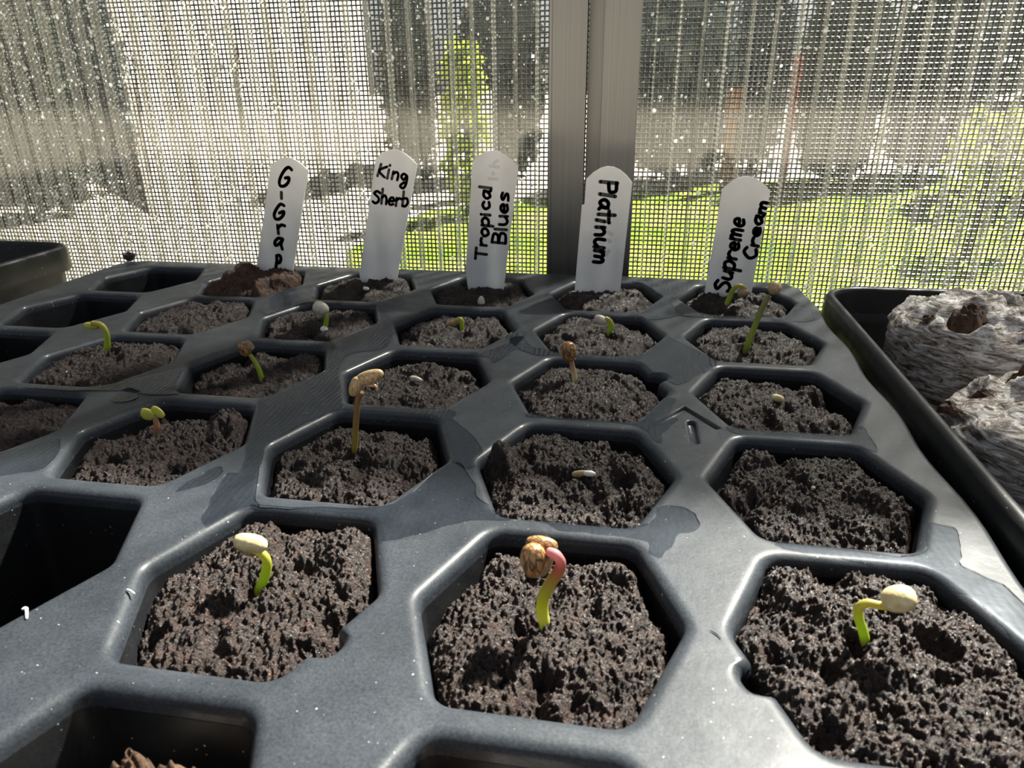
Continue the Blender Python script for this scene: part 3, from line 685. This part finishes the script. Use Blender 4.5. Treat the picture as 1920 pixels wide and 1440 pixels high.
t, y = sprout((-1, 0), (486, 1106), 'lime-stemmed sprout with a large cream seed cap, front left')
stem([(486, 1106), (495, 1085), (500, 1063), (499, 1048), (488, 1036), (472, 1030)], [9, 9, 9, 8.5, 8, 7], y, t, M_ST_G, sink=0.04)
ovoid('seed_shell', (439, 1012), (500, 1024), 36, M_CREAM, t, 0.95, y, -0.01, point=-0.1)
ovoid('seed_shell', (441, 1016), (482, 1040), 24, M_TAN, t, 0.9, y, 0.004, label='browner lower half of the seed shell')
t, y = sprout((0, 0), (1022, 1172), 'pink-necked sprout with a large striped brown seed head, front middle')
stem([(1022, 1172), (1017, 1148), (1019, 1120), (1033, 1092), (1047, 1072), (1051, 1054), (1042, 1040), (1028, 1034)], [11, 11.5, 11.5, 11, 10.5, 9.5, 9, 8], y, t, M_ST_P, dys=[0, 0, 0, 0, -0.01, -0.02, -0.03, -0.02], sink=0.04)
ovoid('seed_shell', (1000, 1022), (1000, 1080), 48, M_SHELL, t, 0.9, y, -0.03, label=SHELLB)
ovoid('seed_shell', (985, 1020), (1046, 1026), 38, M_SHELL, t, 0.9, y, 0.02, label=SHELLB)
ovoid('cotyledon', (1015, 1080), (1036, 1040), 16, M_TAN, t, 0.7, y, 0.0)
t, y = sprout((1, 0), (1622, 1205), 'short bent sprout with a round cream seed head, front right')
stem([(1622, 1205), (1617, 1180), (1610, 1158), (1610, 1140), (1625, 1131), (1645, 1134), (1662, 1137)], [9, 9, 9, 8.5, 8, 8, 8], y, t, M_ST_G, sink=0.04)
ovoid('seed_shell', (1652, 1128), (1718, 1118), 52, M_CREAM, t, 0.95, y, -0.02, point=-0.15)
t, y = sprout((-2, 1), (292, 814), 'short sprout with two open yellow lobes, left of centre')
stem([(292, 814), (294, 800), (292, 788), (289, 780)], [5.5, 5.5, 5, 4.5], y, t, M_ST_D, sink=0.04)
ovoid('cotyledon', (264, 773), (290, 781), 24, M_COTY, t, 0.5, y, -0.005)
ovoid('cotyledon', (284, 764), (308, 782), 19, M_COTY, t, 0.5, y, 0.01)
t, y = sprout((-1, 1), (665, 845), 'tall straight sprout with a tan two-part seed head, in the middle')
stem([(665, 845), (666, 815), (668, 780), (671, 750), (677, 735)], [6, 5.8, 5.5, 5.5, 6.5], y, t, M_ST_T, sink=0.05)
ovoid('seed_shell', (668, 716), (718, 698), 26, M_TAN, t, 0.85, y, 0.0)
ovoid('seed_shell', (674, 708), (660, 742), 24, M_TAN, t, 0.85, y, -0.01)
stem([(690, 722), (704, 724), (707, 734)], [4, 3, 1], y, t, M_TAN, name='husk_flap')
t, y = sprout((-3, 2), (197, 665), 'hooked yellow sprout bowing left, at the left side')
stem([(197, 665), (201, 648), (200, 628), (195, 615), (186, 608), (174, 607)], [7, 5.5, 5.2, 5.2, 5.5, 6], y, t, M_ST_G, sink=0.04)
ovoid('cotyledon', (158, 609), (186, 613), 13, M_COTY, t, 0.9, y, 0.0)
t, y = sprout((-2, 2), (491, 711), 'green sprout leaning left under a torn brown cap')
stem([(491, 711), (486, 694), (479, 680), (470, 667), (462, 658)], [5, 5, 4.5, 4, 4], y, t, M_ST_G, sink=0.04)
ovoid('seed_shell', (452, 642), (466, 668), 24, M_SHELL, t, 0.9, y, 0.0, label='torn brown seed shell')
ovoid('seed_shell', (460, 640), (476, 655), 14, M_TAN, t, 0.6, y, -0.01, cut=1)
t, y = sprout((0, 2), (1078, 719), 'pale sprout with a dark striped head, right of centre')
stem([(1078, 719), (1077, 705), (1074, 690), (1071, 676)], [5.5, 5.2, 4.8, 4.5], y, t, M_ST_W, sink=0.04)
ovoid('seed_shell', (1064, 641), (1068, 678), 29, M_SHELL, t, 0.95, y, 0.0, label=SHELLB)
t, y = sprout((-2, 3), (608, 619), 'short sprout with a pale round head, before the King Sherb marker')
stem([(608, 619), (611, 607), (612, 594), (607, 582)], [5, 4.5, 4, 4], y, t, M_ST_G, sink=0.04)
ovoid('seed_shell', (588, 572), (616, 584), 25, M_PALE, t, 0.9, y, 0.005)
ovoid('root_collar', (604, 612), (612, 624), 14, M_WHITE, t, 0.9, y, -0.01)
t, y = sprout((-1, 3), (862, 612), 'tiny green loop sprout beside its brown seed, before Tropical Blues')
stem([(866, 612), (866, 602), (861, 598), (852, 604)], [4, 4, 4, 3.5], y, t, M_ST_G, sink=0.04)
ovoid('seed_shell', (838, 612), (857, 605), 14, M_SHELL, t, 0.9, y, 0.0)
t, y = sprout((0, 3), (1141, 624), 'bent green sprout with a tan seed, in front of the Platinum marker')
stem([(1141, 624), (1146, 613), (1143, 602), (1134, 597)], [5, 5, 5, 5], y, t, M_ST_G, sink=0.04)
ovoid('seed_shell', (1114, 596), (1139, 604), 18, M_PALE, t, 0.9, y, 0.0)
t, y = sprout((1, 3), (1399, 655), 'tall green sprout leaning right with a round tan head')
stem([(1399, 655), (1408, 630), (1418, 604), (1430, 576), (1442, 554)], [6, 5.5, 5.2, 5, 5], y, t, stem_mat('green_stem', [(0, (0.40, 0.50, 0.07)), (0.5, (0.36, 0.42, 0.10)), (1, (0.24, 0.24, 0.12))]), sink=0.04)
ovoid('seed_shell', (1440, 541), (1465, 538), 26, M_TAN, t, 0.95, y, 0.0)
t, y = sprout((1, 4), (1363, 569), 'arched sprout with a brown seed at the Supreme Cream marker')
stem([(1363, 569), (1369, 556), (1374, 544), (1384, 536), (1394, 538), (1400, 545)], [5, 5, 4.5, 4, 3.5, 3], y, t, M_ST_G, sink=0.04)
ovoid('seed_shell', (1382, 550), (1403, 546), 17, M_TAN, t, 0.95, y, 0.0)
t, y = sprout((-1, 4), (902, 570), 'tiny tan sprout tip in front of the Tropical Blues marker')
ovoid('sprout_tip', (902, 573), (903, 555), 13, M_PALE, t, 0.9, y, 0.0, point=0.9)

def seed(c, p1, p2, wid, material, label, extra=None):
    mid = ((p1[0]+p2[0])/2, (p1[1]+p2[1])/2); P = S[c].at(mid[0], mid[1]+wid*0.9)
    t = thing('seed', P, label, 'seed', 'seeds lying on the soil'); ovoid('husk', p1, p2, wid, material, t, 0.9, P[1], 0.0)
    if extra: ovoid('kernel', extra[0], extra[1], extra[2], M_WHITE, t, 0.8, P[1], -0.01)
seed((0, 1), (1072, 890), (1104, 886), 13, M_TAN, 'split seed showing a white kernel, on the soil in the middle', ((1094, 887), (1117, 889), 12))
seed((1, 1), (1521, 916), (1529, 914), 7, M_PALE, 'tiny pale seed on the soil right of the split seed')
seed((-1, 2), (769, 707), (792, 714), 10, M_PALE, 'pale oval seed on the soil behind the tall tan-headed sprout')
seed((1, 2), (1447, 743), (1470, 750), 14, M_CREAM, 'round cream seed on the soil right of the moulded arrow')
seed((-2, 4), (681, 540), (692, 542), 7, M_WHITE, 'tiny white seed tip on the soil under the King Sherb marker')

# ------------------------------------------------------------------ plant markers with handwriting
GLY = {'T': [[(0, 1), (.6, 1)], [(.3, 1), (.3, 0)]], 'r': [[(0, .6), (0, 0)], [(0, .4), (.2, .6), (.38, .55)]], 'o': [[(.2, .6), (0, .35), (.15, 0), (.4, .2), (.38, .5), (.2, .6)]],
 'p': [[(0, .62), (0, -.35)], [(0, .5), (.25, .62), (.42, .4), (.3, .08), (0, .05)]], 'i': [[(0, .6), (0, 0)], [(0, .86), (.01, .9)]], 'c': [[(.38, .5), (.2, .6), (0, .35), (.15, .02), (.4, .1)]],
 'a': [[(.4, .55), (.15, .58), (0, .3), (.15, .02), (.38, .3), (.4, .58), (.38, .15), (.48, 0)]], 'l': [[(0, 1), (0, 0)]], 'B': [[(0, 1), (0, 0)], [(0, 1), (.4, .9), (.35, .6), (0, .52), (.45, .4), (.4, .05), (0, 0)]],
 'u': [[(0, .6), (.02, .15), (.2, 0), (.38, .2)], [(.4, .6), (.42, 0)]], 'e': [[(.02, .3), (.38, .35), (.3, .58), (.1, .55), (0, .25), (.15, .02), (.4, .1)]], 's': [[(.35, .52), (.15, .6), (.03, .45), (.3, .25), (.3, .08), (.02, .03)]],
 't': [[(.15, .95), (.15, 0)], [(-.05, .6), (.4, .62)]], 'n': [[(0, .6), (0, 0)], [(0, .4), (.2, .6), (.36, .45), (.38, 0)]], 'm': [[(0, .6), (0, 0)], [(0, .4), (.15, .6), (.27, .45), (.27, .05)], [(.27, .4), (.42, .6), (.54, .45), (.56, 0)]],
 'S': [[(.5, .88), (.25, 1), (.03, .8), (.4, .5), (.45, .2), (.2, 0), (0, .12)]], 'C': [[(.5, .85), (.25, 1), (0, .5), (.2, .02), (.5, .12)]], 'h': [[(0, 1), (0, 0)], [(0, .4), (.2, .58), (.36, .4), (.38, 0)]],
 'b': [[(0, 1), (0, 0)], [(0, .5), (.3, .55), (.4, .25), (.2, 0), (0, .05)]], 'g': [[(.38, .5), (.15, .6), (0, .4), (.2, .2), (.38, .5), (.4, 0), (.25, -.35), (.02, -.25), (.2, 0), (.4, .05)]],
 'K': [[(0, 1), (0, 0)], [(.45, .9), (0, .45), (.5, 0)]], 'P': [[(0, 1), (0, 0)], [(0, .95), (.4, .95), (.45, .6), (.05, .5)]]}
ADV = {'T': .75, 'i': .3, 'l': .22, 'm': .75, 'S': .65, 'C': .65, 'K': .62, 'B': .62, 'P': .6, 't': .45, 'r': .48}
def strokes_for(text, a, b, hgt, flip=1):
    """text from pixel a to pixel b along its baseline; letter tops on the left of travel (flip=1)"""
    a = np.array(a, float); b = np.array(b, float); L_ = np.linalg.norm(b-a); xd = (b-a)/L_; yd = np.array([xd[1], -xd[0]])*flip
    tot = sum(ADV.get(ch, .56) for ch in text); k = L_/tot; x = 0; out_ = []; rg = random.Random(len(text)*5+int(a[0]))
    for ch in text:
        j = rg.uniform(-0.07, 0.07); ys = rg.uniform(0.85, 1.08); sh = rg.uniform(-0.05, 0.10)
        for pl in GLY[ch]: out_.append([tuple(a+xd*(x+px*0.95+sh*(py-0.4)*hgt/k)*k+yd*(py*ys+j)*hgt) for px, py in pl])
        x += ADV.get(ch, .56)
    return out_
def marker(name_label, outline, z0, sc, Y, strokes, wid, ghost=None, bottom=0.35):
    """outline: pixels counter-clockwise from lower left; z0,sc: crop origin and scale the pixels are read in"""
    cv = lambda p: (z0[0]+p[0]/sc, z0[1]+p[1]/sc)
    O = [ony(*cv(p), Y) for p in outline]
    # carry the blade down into the soil to a blunt point
    lo_l, lo_r = O[0].copy(), O[1].copy(); axis = ((O[0]+O[1])/2-(O[len(O)//2+1])); axis /= np.linalg.norm(axis); mid = (lo_l+lo_r)/2
    O = [mid+axis*bottom+(lo_l-mid)*0.3, mid+axis*bottom+(lo_r-mid)*0.3]+[lo_r]+O[2:]+[lo_l]
    t = thing('plant_marker', mid+axis*bottom, name_label, 'plant marker', 'white plant markers in the back row')
    n = len(O); th = 0.022; V = [p+np.array([0, -th/2, 0]) for p in O]+[p+np.array([0, th/2, 0]) for p in O]
    F = [tuple(range(n)), tuple(range(2*n-1, n-1, -1))]+[(k, n+k, n+(k+1) % n, (k+1) % n) for k in range(n)]
    mk('blade', V, F, M_LABEL, t, None, False)
    def ink(sts, nm, m_, yo, wd):
        V = []; F = []
        for pl in sts:
            P = [ony(*cv(p), Y) for p in (smoothpath([np.array(q) for q in pl], 4) if len(pl) > 2 else pl)]; r = wd/sc/2*upx(P[0])
            P = [np.array([p[0], Y-th/2-yo, p[2]]) for p in P]
            for k, p in enumerate(P):
                n0 = len(V)
                if m_ is M_INK: V += [p+np.array([r*math.cos(q*math.pi/5), 0, r*math.sin(q*math.pi/5)]) for q in range(10)]; F.append(tuple(range(n0, n0+10)))
                if k:
                    d_ = p-P[k-1]; ln = np.linalg.norm(d_)
                    if ln < 1e-7: continue
                    s_ = np.array([-d_[2], 0, d_[0]])/ln*r; n0 = len(V); V += [P[k-1]-s_, p-s_, p+s_, P[k-1]+s_]; F.append((n0, n0+1, n0+2, n0+3))
        return mk(nm, V, F, m_, t, None, False)
    ink(strokes, 'lettering', M_INK, 0.0012, wid)
    if ghost: ink(ghost, 'rubbed_lettering', M_GHOST, 0.0008, wid)
    return t
Z2, Z3, ZS = (450, 250), (1000, 250), 3.4909
def arc(l, top, r, n=7):
    """rounded head: points from right shoulder over the top to left shoulder"""
    r, top, l = np.array(r, float), np.array(top, float), np.array(l, float); P = []
    for k in range(n+1):
        u = k/n; P.append(tuple((1-u)**2*r+2*u*(1-u)*(2*top-0.5*(l+r))+u*u*l))
    return P
g_st = [[(342, 238), (325, 222), (303, 232), (278, 268), (262, 312), (268, 342), (295, 343), (318, 322), (325, 290), (300, 292)], [(275, 385), (276, 425)],
        [(292, 472), (270, 462), (245, 490), (228, 530), (237, 558), (264, 558), (288, 532), (290, 510), (262, 520)], [(250, 600), (256, 655)], [(252, 618), (275, 598), (297, 604)],
        [(284, 690), (255, 685), (232, 710), (237, 732), (262, 720), (283, 695), (273, 722), (281, 756)], [(237, 890), (245, 830), (243, 800)], [(243, 800), (264, 797), (272, 820), (262, 845), (243, 845)]]
marker('white plant marker lettered GIGrap downwards, leftmost of the markers', [(112, 868), (345, 912)]+arc((205, 212), (318, 158), (447, 242)), Z2, ZS, 3.93, g_st, 22, bottom=0.45)
marker('white plant marker lettered King Sherb', [(785, 915), (1028, 950)]+arc((890, 170), (1015, 105), (1160, 205)), Z2, ZS, 3.90, strokes_for('King', (905, 285), (1108, 325), 92)+strokes_for('Sherb', (872, 448), (1112, 480), 92), 18, bottom=0.45)
gh = [[(1695, 172), (1655, 200)], [(1630, 212), (1700, 222)], [(1660, 248), (1660, 275)], [(1622, 295), (1692, 300)]]
marker('white plant marker lettered Tropical Blues upwards, middle of the five', [(1490, 985), (1725, 1022)]+arc((1523, 187), (1665, 112), (1822, 217))+[(1478, 880)], Z2, ZS, 3.86, strokes_for('Tropical', (1608, 825), (1652, 330), 74)+strokes_for('Blues', (1742, 718), (1768, 360), 84), 20, ghost=gh, bottom=0.4)
marker('white plant marker lettered Platinum downwards, in front of the post', [(270, 1035), (568, 1035)]+arc((347, 297), (505, 215), (648, 322))+[(335, 465), (318, 470)], Z3, ZS, 3.84, strokes_for('Platinum', (440, 315), (388, 870), 108), 25, ghost=[[(480, 640), (520, 665)], [(505, 715), (490, 690)], [(470, 800), (500, 760)]], bottom=0.4)
marker('white plant marker lettered Supreme Cream upwards, rightmost of the markers', [(1120, 1052), (1425, 1052)]+arc((1237, 368), (1400, 280), (1550, 375)), Z3, ZS, 3.90, strokes_for('Supreme', (1282, 1035), (1395, 545), 108)+strokes_for('Cream', (1448, 822), (1532, 425), 78), 23, bottom=0.4)

# ------------------------------------------------------------------ the two plain trays
def plain_tray(x0, x1, y0, y1, top, label, name='drip_tray'):
    t = thing(name, ((x0+x1)/2, (y0+y1)/2, BENCH_Z), label, 'tray', 'plain black trays')
    def sweep(nm, prof, m_, cap=False):
        V = []; F = []; prev = None
        for o, z in prof:
            P = roundrect(x0, x1, y0, y1, 0.28, o, 8); n = len(V); V += [(p[0], p[1], z) for p in P]; cur = list(range(n, n+len(P)))
            if prev: F += [(prev[i], prev[(i+1) % len(P)], cur[(i+1) % len(P)], cur[i]) for i in range(len(P))]
            prev = cur
        if cap: F.append(tuple(prev))
        return mk(nm, V, F, m_, t)
    rim = [(0.03, top-0.24), (0.045, top-0.235), (0.038, top-0.08)]+[(0.0+0.036*math.cos(R(a)), top-0.036+0.036*math.sin(R(a))) for a in range(0, 181, 20)]+[(-0.045, top-0.10), (-0.06, top-0.19)]
    sweep('rim', rim, M_BLACK)
    sweep('basin', [(0.03, top-0.24), (-0.02, top-0.25), (-0.10, BENCH_Z+0.06), (-0.12, BENCH_Z+0.004), (-0.16, BENCH_Z+0.03), (-0.14, BENCH_Z+0.07), (-0.11, top-0.26), (-0.10, top-0.225), (-0.06, top-0.19)], M_BLACK)
    fl = roundrect(x0, x1, y0, y1, 0.28, -0.15, 8); n = len(fl); V = [(p[0], p[1], BENCH_Z+0.035) for p in fl]+[(p[0], p[1], BENCH_Z+0.004) for p in fl]
    mk('base', V, [tuple(range(n)), tuple(range(2*n-1, n-1, -1))]+[(k, n+k, n+(k+1) % n, (k+1) % n) for k in range(n)], M_BLACK, t, None, False)
    return t
plain_tray(1.645, 7.2, -3.0, 3.83, 0.10, 'black plastic tray on the right holding peat pellets')
plain_tray(-11.0, -5.43, -3.0, 4.56, 0.10, 'empty black plastic tray corner at the upper left')

# ------------------------------------------------------------------ peat pellets in netting
def pellet(c, rad, z0, z1, label, hole=(0.0, 0.0, 0.13, 0.08), dome=0.05, seed=1, lean=(0, 0), bits=()):
    cx, cy = c; t = thing('peat_pellet', (cx, cy, z0), label, 'peat pellet', 'peat pellets in netting')
    hx, hy, hr, hd = hole; seg = 120; V = []; F = []; prof = []
    for k in range(40): u = k/39; prof.append((1.0-0.03*math.cos(u*math.pi)*1-0.07*(1-u), z0+(z1-0.10-z0)*u))
    for k in range(1, 10): a = R(90*k/9); prof.append((1-0.10/rad*(1-math.cos(a)), z1-0.10+0.10*math.sin(a)))
    for k in range(1, 26): u = 1-k/25; prof.append(((1-0.10/rad)*u, z1+dome*(1-u*u)))
    rings = len(prof)
    for i, (rr, z) in enumerate(prof):
        th = np.arange(seg)*2*math.pi/seg; X = np.cos(th)*rr*rad; Y = np.sin(th)*rr*rad
        wr = (fbm(th*2.2+5*seed, np.full(seg, z*26.0)+3, seed, 3)-0.44)*0.07+(fbm(np.cos(th)*5+9, np.sin(th)*5+z*9+9, seed+4, 3)-0.44)*0.12
        sd_ = np.clip(rr*1.02, 0, 1); X = X*(1+wr*sd_); Y = Y*(1+wr*sd_); Z = np.full(seg, z)
        if i >= 40:
            Z = Z+(fbm(X*10+20, Y*14+20, seed+8, 4)-0.45)*0.20*np.clip((i-40)/8, 0, 1); dd = np.hypot(X-hx, Y-hy)
            Z = Z+0.05*np.exp(-((dd-hr*1.25)/0.05)**2)-hd*np.clip(1.25-dd/hr, 0, 1)
        lx = lean[0]*(z-z0); ly = lean[1]*(z-z0)
        V += list(zip(X+cx+lx, Y+cy+ly, Z))
    for i in range(rings-1):
        for k in range(seg): F.append((i*seg+k, i*seg+(k+1) % seg, (i+1)*seg+(k+1) % seg, (i+1)*seg+k))
    F.append(tuple(range(seg-1, -1, -1))); mk('netting', V, F, M_NET, t)
    lx = lean[0]*(z1-z0); ly = lean[1]*(z1-z0)
    for bx, by, br, bh in ((hx, hy, hr*0.9, 0.10),)+tuple(bits):
        V = []; F = []; n1, n2 = 44, 22
        for i in range(n2+1):
            u = i/n2
            for k in range(n1):
                th = 2*math.pi*k/n1; r_ = br*u; x = bx+r_*math.cos(th); y = by+r_*math.sin(th); nz_ = float(fbm(np.array([x*42+50]), np.array([y*42+50]), seed+20, 4)[0])
                dm = dome*(1-((bx**2+by**2)/rad**2)); V.append((cx+lx+x*(1+0.2*(nz_-0.5)), cy+ly+y, z1+dm-(hd*0.5 if br == hr*0.9 else 0.0)+bh*(1-u**3)*(0.1+1.5*nz_)-0.03*u))
        for i in range(n2):
            for k in range(n1): F.append((i*n1+k, (i+1)*n1+k, (i+1)*n1+(k+1) % n1, i*n1+(k+1) % n1))
        mk('peat', V, F, M_PEAT, t)
    return t
FLOOR = BENCH_Z+0.03
def topoff(c, px, py, z): q = onz(px, py, z); return (q[0]-c[0], q[1]-c[1])
c1, c2 = (2.40, 2.88), (2.31, 1.66)
h1 = topoff(c1, 1818, 582, 0.30); b1 = topoff(c1, 1825, 556, 0.36)
pellet(c1, 0.52, FLOOR, 0.20, 'rear peat pellet in white netting with a brown hole on top, in the right tray', hole=(h1[0], h1[1], 0.12, 0.08), dome=0.10, seed=3, bits=((b1[0], b1[1]-0.04, 0.085, 0.06), (h1[0]-0.16, h1[1]+0.10, 0.05, 0.02)))
bb = [topoff(c2, *q, 0.12) for q in ((1850, 735), (1845, 703), (1785, 745), (1912, 715))]
pellet(c2, 0.51, FLOOR, 0.08, 'front peat pellet in pale netting with torn flat top, in the right tray', hole=(bb[3][0], bb[3][1], 0.07, 0.05), dome=0.05, seed=8, bits=((bb[0][0], bb[0][1], 0.06, 0.03), (bb[1][0], bb[1][1], 0.05, 0.02), (bb[2][0], bb[2][1], 0.05, 0.03)))
pellet((-0.90, -PY+0.06), 0.24, -1.19, -0.12, 'ragged brown peat pellet sunk in the empty front left cell', hole=(0.02, -0.02, 0.10, 0.04), dome=0.03, seed=12, bits=((0.04, 0.12, 0.11, 0.11), (-0.07, 0.14, 0.07, 0.13), (0.12, 0.05, 0.08, 0.07)))
pellet((-0.10, -PY+0.06), 0.24, -1.19, -0.17, 'brown peat pellet sunk in the front middle cell at the bottom edge', hole=(0.0, -0.02, 0.12, 0.04), dome=0.03, seed=15, bits=((-0.09, 0.15, 0.09, 0.15),))

# ------------------------------------------------------------------ small debris on the deck
def lump(px, py, size, material, name, label, seed=1):
    P = onz(px, py, 0.0); V = []; F = []; bm = bmesh.new(); bmesh.ops.create_icosphere(bm, subdivisions=2, radius=1.0); rg = random.Random(seed)
    for v in bm.verts: V.append(P+np.array([v.co.x, v.co.y, v.co.z*0.8+0.7])*size*rg.uniform(0.75, 1.2))
    F = [tuple(v.index for v in f.verts) for f in bm.faces]; bm.free(); o = mk(name, V, F, material); tag(o, label, 'debris')
lump(245, 489, 0.055, M_SOIL, 'soil_crumb', 'dark soil crumb on the back edge of the seedling tray', 3)
def splinter(pts, r, material, name, label):
    P = [onz(a, b, 0.004) for a, b in pts]; V, F = tube(P, [r*0.6, r, r*0.6], 6, 3); o = mk(name, V, F, material); tag(o, label, 'debris')
splinter([(41, 1143), (49, 1141), (50, 1160)], 0.006, M_DUSTW, 'white_chip', 'small white chip on the tray beside the empty cell at left')
splinter([(1332, 1182), (1343, 1188), (1352, 1197)], 0.0022, M_FIBRE, 'dark_fibre', 'short dark fibre on the tray between the two front cells')
splinter([(238, 1105), (245, 1108), (252, 1113)], 0.004, M_DUSTW, 'white_fibre', 'short white fibre at the rim of the cream-capped sprout cell')
